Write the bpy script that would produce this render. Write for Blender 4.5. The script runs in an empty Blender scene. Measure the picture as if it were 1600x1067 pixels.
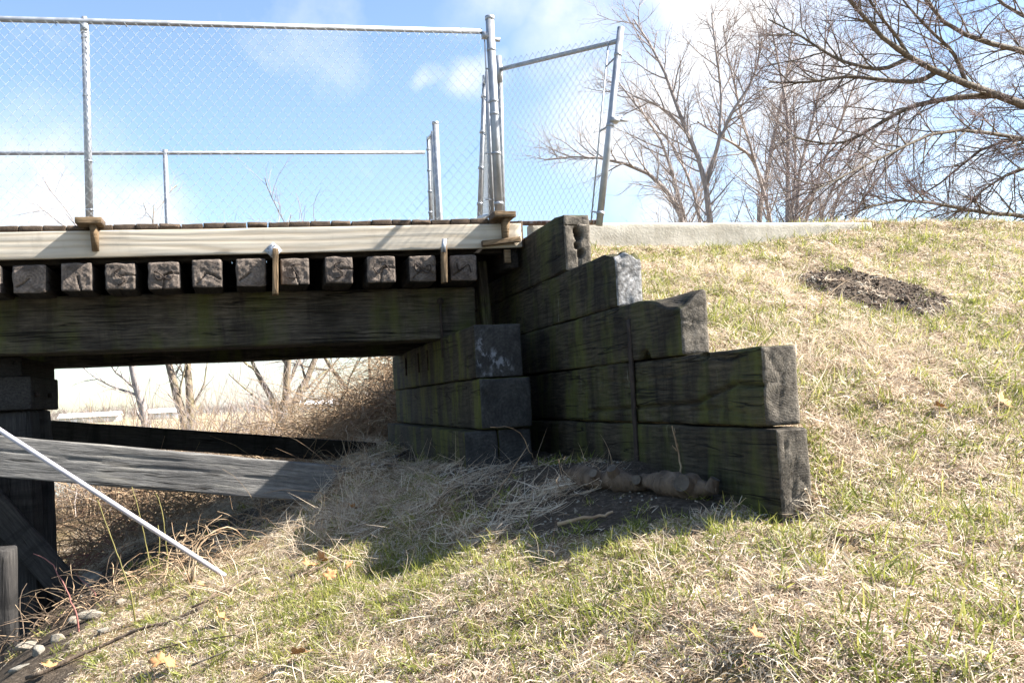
import bpy, math, random
import numpy as np
from mathutils import Matrix, Vector
rnd = random.Random(7)
rs = np.random.RandomState(11)
S = bpy.context.scene
COL = S.collection

# ------------------------------------------------------------------ camera
F = 1500.0                                    # focal length in photo pixels (1600 wide)
RW = np.array([[0.96605, 0.03460, -0.25687], [-0.25355, -0.06868, -0.96289], [-0.05105, 0.99703, -0.05768]])
_u, _s, _v = np.linalg.svd(RW); RW = _u @ _v   # world-from-camera rotation, eye at the origin
cam = bpy.data.cameras.new('camera'); cam.sensor_width = 36; cam.lens = 36 * F / 1600
cam.clip_start = 0.05; cam.clip_end = 4000
co = bpy.data.objects.new('camera', cam); COL.objects.link(co)
co.matrix_world = Matrix(RW.tolist()).to_4x4()
S.camera = co
S.render.resolution_x = 1024; S.render.resolution_y = 682

def ray(px, py): return RW @ np.array([px - 800.0, 533.0 - py, -F])
def onY(px, py, v): d = ray(px, py); return d * v / d[1]
def onX(px, py, v): d = ray(px, py); return d * v / d[0]

# ------------------------------------------------------------------ sun, sky, exposure
SUN = Vector((1.0, -0.19, .86)).normalized()          # towards the sun
sun = bpy.data.lights.new('sun', 'SUN'); sun.energy = 5.0; sun.angle = math.radians(0.5); sun.color = (1.0, 0.95, 0.88)
so = bpy.data.objects.new('sun', sun); COL.objects.link(so)
so.rotation_euler = (-SUN).to_track_quat('-Z', 'Y').to_euler()
S.view_settings.view_transform = 'Standard'; S.view_settings.look = 'None'; S.view_settings.gamma = 1
S.view_settings.exposure = 2.1
S.cycles.max_bounces = 5; S.cycles.diffuse_bounces = 3; S.cycles.glossy_bounces = 2; S.cycles.transmission_bounces = 2; S.cycles.transparent_max_bounces = 4
W = bpy.data.worlds.new('World'); S.world = W; W.use_nodes = True
wn = W.node_tree.nodes; wl = W.node_tree.links
wn.clear()
def wnode(t, **k):
    n = wn.new(t)
    for a, b in k.items(): setattr(n, a, b)
    return n
sky = wnode('ShaderNodeTexSky', sky_type='NISHITA', sun_disc=False)
sky.sun_elevation = math.asin(SUN.z); sky.sun_rotation = math.atan2(SUN.x, SUN.y)
sky.air_density = 1.0; sky.dust_density = 0.7; sky.ozone_density = 1.9
tc = wnode('ShaderNodeTexCoord')
# clouds: cumulus masses in given directions, broken up by noise, and a scatter of the same all round the sky
blobs = [((95, 318), .115, 1.0), ((215, 335), .075, .9), ((745, 125), .035, .75), ((870, 30), .09, .75), ((760, 0), .05, .5), ((1010, 160), .13, 1.0), ((1140, 0), .16, 1.2),
         ((1290, 190), .13, 1.0), ((1060, 335), .07, .8), ((1520, 300), .07, .7), ((1550, 110), .07, .8), ((1380, 40), .06, .6), ((690, 120), .02, .5), ((420, 640), .13, .4)]
acc = None
warp = wnode('ShaderNodeTexNoise'); warp.inputs['Scale'].default_value = 7; warp.inputs['Detail'].default_value = 5
wl.new(tc.outputs['Generated'], warp.inputs['Vector'])
wsub = wnode('ShaderNodeVectorMath', operation='MULTIPLY_ADD'); wsub.inputs[1].default_value = (.16, .16, .10); wsub.inputs[2].default_value = (-.08, -.08, -.05)
wl.new(warp.outputs['Color'], wsub.inputs[0])
wadd = wnode('ShaderNodeVectorMath', operation='ADD'); wl.new(tc.outputs['Generated'], wadd.inputs[0]); wl.new(wsub.outputs[0], wadd.inputs[1])
for (bp, rad, amp) in blobs:
    d = ray(*bp); d = d / np.linalg.norm(d)
    ds = wnode('ShaderNodeVectorMath', operation='DISTANCE'); ds.inputs[1].default_value = tuple(d)
    wl.new(wadd.outputs[0], ds.inputs[0])
    mr = wnode('ShaderNodeMapRange'); mr.interpolation_type = 'SMOOTHSTEP'
    mr.inputs[1].default_value = rad; mr.inputs[2].default_value = rad * .15; mr.inputs[3].default_value = 0; mr.inputs[4].default_value = amp
    wl.new(ds.outputs['Value'], mr.inputs[0])
    if acc is None: acc = mr.outputs[0]
    else:
        m = wnode('ShaderNodeMath', operation='MAXIMUM'); wl.new(acc, m.inputs[0]); wl.new(mr.outputs[0], m.inputs[1]); acc = m.outputs[0]
big = wnode('ShaderNodeTexNoise'); big.inputs['Scale'].default_value = 3.1; big.inputs['Detail'].default_value = 7; big.inputs['Roughness'].default_value = .58
wl.new(tc.outputs['Generated'], big.inputs['Vector'])
bm_ = wnode('ShaderNodeMapRange'); bm_.inputs[1].default_value = .54; bm_.inputs[2].default_value = .72
wl.new(big.outputs['Fac'], bm_.inputs[0])
fine = wnode('ShaderNodeTexNoise'); fine.inputs['Scale'].default_value = 13; fine.inputs['Detail'].default_value = 8; fine.inputs['Roughness'].default_value = .6
wl.new(tc.outputs['Generated'], fine.inputs['Vector'])
fm = wnode('ShaderNodeMapRange'); fm.inputs[1].default_value = .32; fm.inputs[2].default_value = .62; fm.inputs[3].default_value = .4; fm.inputs[4].default_value = 1
wl.new(fine.outputs['Fac'], fm.inputs[0])
mul = wnode('ShaderNodeMath', operation='MULTIPLY'); wl.new(acc, mul.inputs[0]); wl.new(fm.outputs[0], mul.inputs[1])
bm2 = wnode('ShaderNodeMath', operation='MULTIPLY'); bm2.inputs[1].default_value = .55; wl.new(bm_.outputs[0], bm2.inputs[0])
mx = wnode('ShaderNodeMath', operation='MAXIMUM', use_clamp=True); wl.new(mul.outputs[0], mx.inputs[0]); wl.new(bm2.outputs[0], mx.inputs[1])
mix = wnode('ShaderNodeMix', data_type='RGBA'); mix.inputs['B'].default_value = (4.7, 4.75, 4.85, 1)
wl.new(mx.outputs[0], mix.inputs['Factor'])
wl.new(sky.outputs[0], mix.inputs['A'])
bg = wnode('ShaderNodeBackground'); bg.inputs['Strength'].default_value = 0.066
wl.new(mix.outputs['Result'], bg.inputs['Color'])
out = wnode('ShaderNodeOutputWorld'); wl.new(bg.outputs[0], out.inputs['Surface'])

# ------------------------------------------------------------------ helpers
def _h(ix, iy, iz, s):
    n = (ix * 374761393 + iy * 668265263 + iz * 2147483647 + s * 1274126177) & 0xffffffff
    n = ((n ^ (n >> 13)) * 1274126177) & 0xffffffff
    return ((n ^ (n >> 16)) & 0xffff) / 65535.0
def vn(P, sc, seed=0):
    """value noise, -1..1, P Nx3"""
    P = np.asarray(P, float) * sc + 1000.37
    i = np.floor(P).astype(np.int64); f = P - i; f = f * f * (3 - 2 * f)
    r = 0
    for a in (0, 1):
        wa = f[:, 0] if a else 1 - f[:, 0]
        for b in (0, 1):
            wb = f[:, 1] if b else 1 - f[:, 1]
            for c in (0, 1):
                wc = f[:, 2] if c else 1 - f[:, 2]
                r = r + wa * wb * wc * _h(i[:, 0] + a, i[:, 1] + b, i[:, 2] + c, seed)
    return r * 2 - 1
def fbm(P, sc, seed=0, o=3): return sum(vn(P, sc * 2 ** k, seed + k) / 2 ** k for k in range(o))

def mesh_of(name, V, Fc, mats=(), mi=None, smooth=True):
    me = bpy.data.meshes.new(name)
    V = np.asarray(V, float)
    if isinstance(Fc, np.ndarray):
        n, k = Fc.shape
        me.vertices.add(len(V)); me.vertices.foreach_set('co', V.ravel())
        me.loops.add(n * k); me.loops.foreach_set('vertex_index', Fc.ravel().astype(np.int32))
        me.polygons.add(n); me.polygons.foreach_set('loop_start', np.arange(0, n * k, k, dtype=np.int32))
        me.update(calc_edges=True)
    else:
        me.from_pydata(V.tolist(), [], Fc)
    for m in mats: me.materials.append(m)
    if mi is not None: me.polygons.foreach_set('material_index', np.asarray(mi, np.int32))
    if smooth: me.polygons.foreach_set('use_smooth', np.ones(len(me.polygons), bool))
    me.update(); return me
def put(name, me, parent=None, loc=(0, 0, 0), rot=(0, 0, 0), mw=None):
    o = bpy.data.objects.new(name, me); COL.objects.link(o)
    if parent is not None: o.parent = parent
    if mw is not None: o.matrix_basis = mw
    else: o.location = loc; o.rotation_euler = rot
    return o
def tag(o, label=None, cat=None, group=None, kind=None):
    if label: o['label'] = label
    if cat: o['category'] = cat
    if group: o['group'] = group
    if kind: o['kind'] = kind
    return o
def thing(name, label, cat, loc=(0, 0, 0), group=None):
    o = bpy.data.objects.new(name, None); COL.objects.link(o); o.location = loc; o.empty_display_size = .1
    return tag(o, label, cat, group)

def tubes(P, R, k=5, cap=True):
    """batch of polylines P[B,N,3], radii R[B,N] -> verts, quads"""
    P = np.asarray(P, float); R = np.asarray(R, float)
    B, N, _ = P.shape
    T = np.gradient(P, axis=1); T /= np.linalg.norm(T, axis=2, keepdims=True) + 1e-9
    ref = np.where(np.abs(T[..., 2:3]) > .9, np.array([1., 0, 0]), np.array([0, 0, 1.]))
    ref = np.broadcast_to(ref[:, :1], T.shape)
    A = np.cross(T, ref); A /= np.linalg.norm(A, axis=2, keepdims=True) + 1e-9
    Bn = np.cross(T, A)
    an = np.arange(k) * 2 * math.pi / k
    V = P[:, :, None] + R[:, :, None, None] * (A[:, :, None] * np.cos(an)[:, None] + Bn[:, :, None] * np.sin(an)[:, None])
    V = V.reshape(-1, 3)
    b, n, j = np.meshgrid(np.arange(B), np.arange(N - 1), np.arange(k), indexing='ij')
    base = (b * N + n) * k; j2 = (j + 1) % k
    Q = np.stack([base + j, base + j2, base + k + j2, base + k + j], -1).reshape(-1, 4)
    return V, Q
class MB:
    def __init__(s): s.V = []; s.Q = []; s.n = 0; s.M = []
    def add(s, V, Q, m=0):
        s.V.append(V); s.Q.append(np.asarray(Q) + s.n); s.n += len(V); s.M.append(np.full(len(Q), m)); return s
    def tube(s, pts, r, k=6, m=0, cap=False):
        pts = np.asarray(pts, float); rr = np.full(len(pts), r) if np.isscalar(r) else np.asarray(r, float)
        if cap:
            d0 = pts[0] - pts[1]; d0 = d0 / np.linalg.norm(d0) * 1e-4; d1 = pts[-1] - pts[-2]; d1 = d1 / np.linalg.norm(d1) * 1e-4
            pts = np.vstack([pts[0] + d0, pts, pts[-1] + d1]); rr = np.concatenate([[rr[0] * .02], rr, [rr[-1] * .02]])
        V, Q = tubes(pts[None], rr[None], k); return s.add(V, Q, m)
    def box(s, lo, hi, m=0):
        x0, y0, z0 = lo; x1, y1, z1 = hi
        V = np.array([[x0, y0, z0], [x1, y0, z0], [x1, y1, z0], [x0, y1, z0], [x0, y0, z1], [x1, y0, z1], [x1, y1, z1], [x0, y1, z1]])
        Q = np.array([[0, 3, 2, 1], [4, 5, 6, 7], [0, 1, 5, 4], [1, 2, 6, 5], [2, 3, 7, 6], [3, 0, 4, 7]]); return s.add(V, Q, m)
    def mesh(s, name, mats, smooth=True): return mesh_of(name, np.vstack(s.V), np.vstack(s.Q), mats, np.concatenate(s.M), smooth)

def timber(name, L, H, T, mats, dx=.06, dz=.03, r=.008, amp=.004, seed=0, disp=None, smooth=True):
    """box x 0..L, y 0..T, z 0..H with worn edges; slot 0 sides, slot 1 the two ends"""
    def lin(a, d): n = max(2, int(round(a / d))); e = min(r * 1.2, a * .2); return np.concatenate([[0], np.linspace(e, a - e, n), [a]])
    gx, gy, gz = lin(L, dx), lin(T, dz), lin(H, dz)
    Vs, Qs, Ms, n0 = [], [], [], 0
    def face(u, v, fn, m, flip):
        nonlocal n0
        U, Vv = np.meshgrid(u, v, indexing='ij'); P = fn(U.ravel(), Vv.ravel())
        a, b = len(u), len(v); i, j = np.meshgrid(np.arange(a - 1), np.arange(b - 1), indexing='ij'); k = (i * b + j).ravel()
        q = np.stack([k, k + b, k + b + 1, k + 1], -1)
        if flip: q = q[:, ::-1]
        Vs.append(P); Qs.append(q + n0); Ms.append(np.full(len(q), m)); n0 += len(P)
    o = lambda c, n: np.full(n, c)
    face(gx, gz, lambda u, v: np.stack([u, o(0, len(u)), v], -1), 0, False)
    face(gx, gz, lambda u, v: np.stack([u, o(T, len(u)), v], -1), 0, True)
    face(gx, gy, lambda u, v: np.stack([u, v, o(0, len(u))], -1), 0, True)
    face(gx, gy, lambda u, v: np.stack([u, v, o(H, len(u))], -1), 0, False)
    face(gy, gz, lambda u, v: np.stack([o(0, len(u)), u, v], -1), 1, True)
    face(gy, gz, lambda u, v: np.stack([o(L, len(u)), u, v], -1), 1, False)
    V = np.vstack(Vs); Q = np.vstack(Qs); M = np.concatenate(Ms)
    _, ix, inv = np.unique(np.round(V, 5), axis=0, return_index=True, return_inverse=True)
    V = V[ix]; Q = inv.ravel()[Q]
    D = np.array([L, T, H]); inner = np.clip(V, r, D - r); off = V - inner; ln = np.linalg.norm(off, axis=1, keepdims=True)
    N = off / (ln + 1e-9); V2 = inner + N * np.minimum(ln, r)
    st = V2 * np.array([.25, 1, 1])
    edge = (np.sum(np.abs(N) > .3, axis=1) >= 2)[:, None]
    V2 = V2 + N * (fbm(st, 14, seed)[:, None] * amp + vn(V2, 4, seed + 9)[:, None] * amp * .8)
    V2 = V2 - N * edge * np.maximum(0, vn(V2, 9, seed + 5)[:, None]) * amp * 3
    if disp is not None: V2 = disp(V2, N, D)
    return mesh_of(name, V2, Q, mats, M, smooth)

def crack(V, N, axis_u, axis_v, pts, depth, width, mask):
    """press a V groove along polyline pts (in u,v) into faces where mask"""
    U = V[:, axis_u]; Vv = V[:, axis_v]; d = np.full(len(V), 9.)
    for (a, b) in zip(pts[:-1], pts[1:]):
        a = np.array(a); b = np.array(b); ab = b - a
        t = np.clip(((U - a[0]) * ab[0] + (Vv - a[1]) * ab[1]) / (ab @ ab), 0, 1)
        d = np.minimum(d, np.hypot(U - a[0] - t * ab[0], Vv - a[1] - t * ab[1]))
    return V - N * (mask * np.clip(1 - d / width, 0, 1) * depth)[:, None]

# ------------------------------------------------------------------ materials
def new_mat(name, rough=.8, spec=.2):
    m = bpy.data.materials.new(name); m.use_nodes = True; nt = m.node_tree
    b = nt.nodes['Principled BSDF']; b.inputs['Roughness'].default_value = rough; b.inputs['Specular IOR Level'].default_value = spec
    return m, nt, b
class G:
    def __init__(s, nt): s.nt = nt; s.N = nt.nodes; s.L = nt.links; s.tc = s.N.new('ShaderNodeTexCoord'); s.oi = s.N.new('ShaderNodeObjectInfo')
    def plug(s, v, sock):
        if hasattr(v, 'links') or isinstance(v, bpy.types.NodeSocket): s.L.new(v, sock)
        elif v is not None: sock.default_value = v
    def coord(s, scale=(1, 1, 1), rand=True, kind='Object'):
        mp = s.N.new('ShaderNodeMapping'); mp.inputs['Scale'].default_value = scale
        s.L.new(s.tc.outputs[kind], mp.inputs['Vector'])
        if rand:
            mm = s.N.new('ShaderNodeMath'); mm.operation = 'MULTIPLY'; mm.inputs[1].default_value = 37.0; s.L.new(s.oi.outputs['Random'], mm.inputs[0])
            s.L.new(mm.outputs[0], mp.inputs['Location'])
        return mp.outputs[0]
    def noise(s, vec, scale, detail=5, rough=.55, dist=0):
        n = s.N.new('ShaderNodeTexNoise'); s.plug(vec, n.inputs['Vector']); n.inputs['Scale'].default_value = scale; n.inputs['Detail'].default_value = detail
        n.inputs['Roughness'].default_value = rough; n.inputs['Distortion'].default_value = dist; return n.outputs['Fac']
    def wave(s, vec, scale, dist, detail=3, typ='RINGS', dirn='X', dscale=1.5):
        n = s.N.new('ShaderNodeTexWave'); n.wave_type = typ
        if typ == 'RINGS': n.rings_direction = dirn
        else: n.bands_direction = dirn
        s.plug(vec, n.inputs['Vector']); n.inputs['Scale'].default_value = scale; n.inputs['Distortion'].default_value = dist; n.inputs['Detail'].default_value = detail; n.inputs['Detail Scale'].default_value = dscale
        return n.outputs['Fac']
    def ramp(s, fac, stops):
        n = s.N.new('ShaderNodeValToRGB'); e = n.color_ramp.elements
        while len(e) < len(stops): e.new(.5)
        for x, (p, c) in zip(e, stops):
            x.position = p; x.color = (*c, 1) if len(c) == 3 else c
        s.plug(fac, n.inputs[0]); return n.outputs[0]
    def rng(s, v, a, b, c=0, d=1):
        n = s.N.new('ShaderNodeMapRange'); s.plug(v, n.inputs[0]); n.inputs[1].default_value = a; n.inputs[2].default_value = b; n.inputs[3].default_value = c; n.inputs[4].default_value = d; return n.outputs[0]
    def mix(s, f, a, b, bt='MIX'):
        n = s.N.new('ShaderNodeMix'); n.data_type = 'RGBA'; n.blend_type = bt
        for v, k in ((f, 'Factor'), (a, 'A'), (b, 'B')):
            if isinstance(v, tuple) and len(v) == 3: v = (*v, 1)
            s.plug(v, n.inputs[k])
        return n.outputs['Result']
    def math(s, op, a, b=0.0):
        n = s.N.new('ShaderNodeMath'); n.operation = op; s.plug(a, n.inputs[0]); s.plug(b, n.inputs[1]); return n.outputs[0]
    def bump(s, h, strength=.5, dist=.01, nrm=None):
        n = s.N.new('ShaderNodeBump'); s.plug(h, n.inputs['Height']); n.inputs['Strength'].default_value = strength; n.inputs['Distance'].default_value = dist
        if nrm is not None: s.L.new(nrm, n.inputs['Normal'])
        return n.outputs[0]
    def attr(s, name):
        n = s.N.new('ShaderNodeAttribute'); n.attribute_name = name; return n
    def out(s, b, col=None, nrm=None, rough=None):
        if col is not None: s.plug(col, b.inputs['Base Color'])
        if nrm is not None: s.L.new(nrm, b.inputs['Normal'])
        if rough is not None: s.plug(rough, b.inputs['Roughness'])

def wood_side(name, dark, light, moss=0.0, mosscol=(.055, .07, .014), streak=.5, bumpd=.012, pale=0.0, rough=.85, scuff=0.0, split=.9):
    m, nt, b = new_mat(name, rough); g = G(nt)
    gr = g.noise(g.coord((2.6, 30, 30)), 1.6, 10, .75, .6)
    wv = g.wave(g.coord((.9, 7, 7)), 1.6, 14, 5, 'BANDS', 'Z', 1.3)
    gr2 = g.noise(g.coord((9, 120, 120)), 1.0, 6, .75)
    blotch = g.noise(g.coord((1.2, 1.2, 1.6)), 2.2, 5)
    mid = tuple((a + c) / 2 for a, c in zip(dark, light))
    c = g.ramp(g.math('ADD', g.math('ADD', g.math('MULTIPLY', gr, .57), g.math('MULTIPLY', wv, .07)), g.math('MULTIPLY', gr2, .36)), [(.36, dark), (.50, mid), (.62, light)])
    c = g.mix(g.rng(blotch, .35, .7, 0, .75), c, dark)
    if pale: c = g.mix(g.rng(g.noise(g.coord((.8, 9, 9)), 2.6, 6), .56, .72, 0, pale), c, (.30, .28, .24))
    st = g.noise(g.coord((6, .5, .9)), 1.0, 8, .7, .6)
    c = g.mix(g.rng(st, .50, .62, 0, streak), c, tuple(x * .4 for x in dark))
    if moss:
        mo = g.math('MULTIPLY', g.rng(g.noise(g.coord((2.2, 1.4, .8)), 1.7, 4), .46, .62), g.rng(g.noise(g.coord((9, 8, 2)), 1.6, 5), .3, .62, .2, 1))
        c = g.mix(g.math('MULTIPLY', mo, moss), c, mosscol)
    if scuff: c = g.mix(g.math('MULTIPLY', g.rng(g.noise(g.coord((16, 3, 1.6)), 1.0, 7, .7), .62, .72, 0, scuff), g.rng(g.noise(g.coord((1, 1, 1)), 2.5, 2), .5, .6)), c, (.34, .33, .29))
    sp = g.math('ABSOLUTE', g.math('SUBTRACT', g.noise(g.coord((.55, 13, 13)), 1.0, 3, .5, .3), .5))
    spl = g.math('MULTIPLY', g.rng(sp, 0, .014, 1, 0), g.rng(g.noise(g.coord((1.4, 6, 6)), 1.0, 3), .46, .56))
    c = g.mix(g.math('MULTIPLY', spl, split), c, (.004, .0035, .003))
    hs = g.math('MULTIPLY', spl, -1.5 * split)
    h = g.math('ADD', g.math('ADD', g.math('ADD', g.math('MULTIPLY', gr, .7), g.math('MULTIPLY', wv, .08)), hs), g.math('MULTIPLY', gr2, .45))
    g.out(b, c, g.bump(h, .9, bumpd)); return m
def wood_end(name, dark, light, ring=26, bumpd=.012, ctr=(.06, .17), rmix=.4):
    m, nt, b = new_mat(name, .9); g = G(nt)
    wv = g.N.new('ShaderNodeVectorMath'); wv.operation = 'MULTIPLY_ADD'
    nz = g.N.new('ShaderNodeTexNoise'); nz.inputs['Scale'].default_value = 1; nz.inputs['Detail'].default_value = 3; g.L.new(g.coord((11, 11, 11)), nz.inputs['Vector'])
    g.L.new(nz.outputs['Color'], wv.inputs[0]); wv.inputs[1].default_value = (.025, .025, .025)
    g.L.new(g.tc.outputs['Object'], wv.inputs[2])
    mp = g.N.new('ShaderNodeMapping'); mp.inputs['Location'].default_value = (0, -ctr[0] - .0125, -ctr[1] - .0125); mp.inputs['Scale'].default_value = (0, 1, 1)
    g.L.new(wv.outputs[0], mp.inputs['Vector'])
    w = g.wave(mp.outputs[0], ring, .6, 3, 'RINGS', 'X', 4.0)
    n1 = g.noise(g.coord((34, 34, 34)), 1.0, 8, .7); n2 = g.noise(g.coord((9, 9, 9)), 1.0, 5)
    w = g.math('MULTIPLY', w, g.rng(n2, .35, .6, .25, 1))
    c = g.ramp(g.math('ADD', g.math('MULTIPLY', w, rmix), g.math('MULTIPLY', n1, 1 - rmix)), [(.25, dark), (.68, light)])
    c = g.mix(g.rng(g.noise(g.coord((7, 7, 7)), 1.0, 6, .65), .44, .66, 0, .85), c, dark)
    fb = g.noise(g.coord((90, 90, 90)), 1.0, 4, .7)
    c = g.mix(g.rng(fb, .5, .7, 0, .6), c, dark)
    h = g.math('ADD', g.math('MULTIPLY', w, rmix * .5), g.math('ADD', g.math('MULTIPLY', n1, .8), g.math('MULTIPLY', fb, .5)))
    g.out(b, c, g.bump(h, 1.0, bumpd)); return m

M = {}
M['creo'] = wood_side('creosoted timber', (.009, .0075, .0055), (.105, .086, .058), moss=.8, mosscol=(.085, .092, .022), streak=.6, scuff=.5)
M['creo_end'] = wood_end('creosoted end grain', (.035, .030, .024), (.27, .235, .19), 30, .010, (.03, .22), .10)
M['sill'] = wood_side('sill timber', (.011, .0095, .0075), (.078, .067, .048), moss=.95, mosscol=(.085, .095, .018), streak=.5)
M['sill_end'] = wood_end('sill end grain', (.018, .018, .018), (.075, .072, .068), 14, .006, (.1, .1), .1)
M['sill_smear'] = wood_end('chalk-smeared end grain', (.018, .018, .018), (.075, .072, .068), 14, .006, (.1, .1), .1)
_g = G(M['sill_smear'].node_tree); _bs = M['sill_smear'].node_tree.nodes['Principled BSDF']; _src = _bs.inputs['Base Color'].links[0].from_socket
_mk = _g.math('MULTIPLY', _g.rng(_g.noise(_g.coord((22, 22, 14), False), 1.0, 6, .7), .50, .60), _g.rng(_g.noise(_g.coord((6, 6, 6), False), 1.0, 2), .50, .60))
_g.L.new(_g.mix(_g.math('MULTIPLY', _mk, .5), _src, (.36, .38, .42)), _bs.inputs['Base Color'])
M['string'] = wood_side('stringer timber', (.016, .014, .011), (.15, .126, .096), moss=.6, mosscol=(.09, .10, .022), streak=.35)
M['bent'] = wood_side('trestle timber', (.018, .017, .017), (.065, .060, .055), streak=.6)
M['brace'] = wood_side('weathered brace', (.07, .068, .067), (.31, .295, .27), streak=.1, pale=.6)
M['tie'] = wood_side('tie side', (.015, .013, .012), (.06, .05, .042))
M['tie_end'] = wood_end('tie end grain', (.06, .048, .040), (.26, .21, .172), 16, .007, (.1, .1), .14)
M['plank'] = wood_side('deck plank', (.06, .042, .028), (.22, .16, .11), streak=.2)
M['plank_end'] = wood_end('deck plank end', (.05, .036, .026), (.19, .135, .095), 30, .006, (.07, .0))
M['block'] = wood_side('treated block', (.13, .085, .045), (.34, .24, .145), streak=.15)
M['white_end'] = wood_end('bleached end grain', (.07, .065, .06), (.60, .59, .58), 10, .018, (.02, .05), .15)
M['iron'], _nt, _b = new_mat('rusty iron', .8); g = G(_nt); g.out(_b, g.ramp(g.noise(g.coord((20, 20, 20)), 1, 4), [(.3, (.02, .016, .014)), (.7, (.055, .04, .032))]))
def new_lumber():
    m, nt, b = new_mat('pale sawn lumber', .75); g = G(nt)
    v = g.coord((.30, 3.2, 3.2))
    w = g.wave(v, 1.7, 14, 4, 'BANDS', 'Z', .8); n = g.noise(g.coord((1.5, 60, 60)), 1, 5); bl = g.noise(g.coord((1.3, 4, 4)), 1.6, 4)
    c = g.ramp(w, [(.05, (.42, .345, .245)), (.35, (.53, .46, .36)), (.8, (.60, .545, .445))])
    c = g.mix(g.rng(n, .5, .75, 0, .5), c, (.27, .21, .14)); c = g.mix(g.rng(bl, .48, .72, 0, .7), c, (.34, .31, .265)); c = g.mix(g.rng(g.noise(g.coord((6, 9, 2)), 1.2, 6, .65), .58, .74, 0, .5), c, (.22, .19, .15))
    c = g.mix(.45, c, (.45, .40, .325))
    vo = g.N.new('ShaderNodeTexVoronoi'); vo.inputs['Scale'].default_value = 1.0; g.L.new(g.coord((1.5, 3, 5)), vo.inputs['Vector'])
    c = g.mix(g.rng(vo.outputs['Distance'], .12, .04, 0, .8), c, (.12, .07, .035))
    g.out(b, c, g.bump(g.math('ADD', w, n), .3, .004)); return m
M['lumber'] = new_lumber()
def galv():
    m, nt, b = new_mat('galvanised steel', .42, .5); g = G(nt)
    n = g.noise(g.coord((3, 3, 3)), 4, 5)
    b.inputs['Metallic'].default_value = .55
    g.out(b, g.ramp(n, [(.3, (.26, .275, .30)), (.7, (.40, .42, .45))]), None, g.rng(n, .3, .7, .4, .6)); return m
M['galv'] = galv()
M['wire'], _nt, _b = new_mat('galvanised wire', .5, .5); _b.inputs['Base Color'].default_value = (.30, .32, .33, 1); _b.inputs['Metallic'].default_value = .3
M['rust'], _nt, _b = new_mat('rusted rail', .8); g = G(_nt); g.out(_b, g.ramp(g.noise(g.coord((14, 14, 14)), 1, 5), [(.35, (.10, .045, .025)), (.6, (.22, .12, .075)), (.75, (.4, .4, .4))]))
M['pipe'], _nt, _b = new_mat('white pipe', .35, .5); g = G(_nt); g.out(_b, g.ramp(g.noise(g.coord((4, 4, 4)), 3, 4), [(.3, (.34, .33, .37)), (.7, (.46, .45, .49))]))
def concrete():
    m, nt, b = new_mat('concrete', .9); g = G(nt)
    n = g.noise(g.coord((1, 1, 1)), 9, 8, .65); st = g.noise(g.coord((5, 2, .8)), 1.5, 5)
    c = g.ramp(n, [(.3, (.36, .33, .27)), (.7, (.55, .515, .44))]); c = g.mix(g.rng(st, .52, .75, 0, .5), c, (.25, .22, .17))
    g.out(b, c, g.bump(g.noise(g.coord((1, 1, 1)), 60, 6), .5, .006)); return m
M['concrete'] = concrete()
def bark(name, a, bb, lich=None):
    m, nt, b = new_mat(name, .9); g = G(nt)
    n = g.noise(g.coord((9, 9, 2.2)), 2, 7, .65)
    c = g.ramp(n, [(.3, a), (.7, bb)])
    if lich: c = g.mix(g.rng(g.noise(g.coord((1, 1, 1)), 1.5, 4), .48, .64, 0, .8), c, lich)
    g.out(b, c, g.bump(n, .9, .03)); return m
M['bark'] = bark('grey bark', (.17, .145, .135), (.42, .375, .35))
M['bark_dark'] = bark('dark limb bark', (.06, .05, .042), (.21, .18, .14))
M['bark_y'] = bark('lichened bark', (.09, .07, .05), (.24, .19, .14), (.22, .20, .09))
M['twig'], _nt, _b = new_mat('twig', .85); g = G(_nt); g.out(_b, g.ramp(g.oi.outputs['Random'], [(0, (.29, .245, .225)), (1, (.35, .30, .27))]))
M['twig_dark'], _nt, _b = new_mat('dark twig', .85); _b.inputs['Base Color'].default_value = (.17, .125, .12, 1)
M['dry'], _nt, _b = new_mat('dry stem', .85); g = G(_nt); g.out(_b, g.ramp(g.noise(g.coord((4, 4, 4), kind='Object'), 3, 3), [(.3, (.17, .105, .062)), (.5, (.30, .21, .13)), (.7, (.42, .33, .22))]))
M['cane'], _nt, _b = new_mat('yellow cane', .6); g = G(_nt); g.out(_b, g.ramp(g.noise(g.coord((6, 6, 6)), 2, 3), [(.3, (.10, .09, .025)), (.7, (.22, .19, .065))]))
M['redcane'], _nt, _b = new_mat('red bramble', .7); _b.inputs['Base Color'].default_value = (.23, .10, .085, 1)
M['leaf'], _nt, _b = new_mat('dead leaf', .75); g = G(_nt); g.out(_b, g.ramp(g.noise(g.coord((9, 9, 9)), 2, 4), [(.3, (.26, .115, .045)), (.7, (.47, .26, .12))]))
def stone(name, a, bb):
    m, nt, b = new_mat(name, .9); g = G(nt); n = g.noise(g.coord((1, 1, 1)), 8, 8, .7)
    g.out(b, g.ramp(n, [(.3, a), (.7, bb)]), g.bump(n, .8, .02)); return m
M['stone'] = stone('grey stone', (.17, .155, .13), (.36, .335, .28))
M['pale_stone'] = stone('pale stone', (.20, .17, .125), (.42, .37, .30))
M['soil'] = stone('loose soil', (.045, .031, .022), (.19, .14, .105))
M['root'] = bark('root bark', (.05, .036, .026), (.19, .14, .10))
M['cut'] = stone('sawn root face', (.045, .036, .028), (.16, .135, .11))
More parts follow.
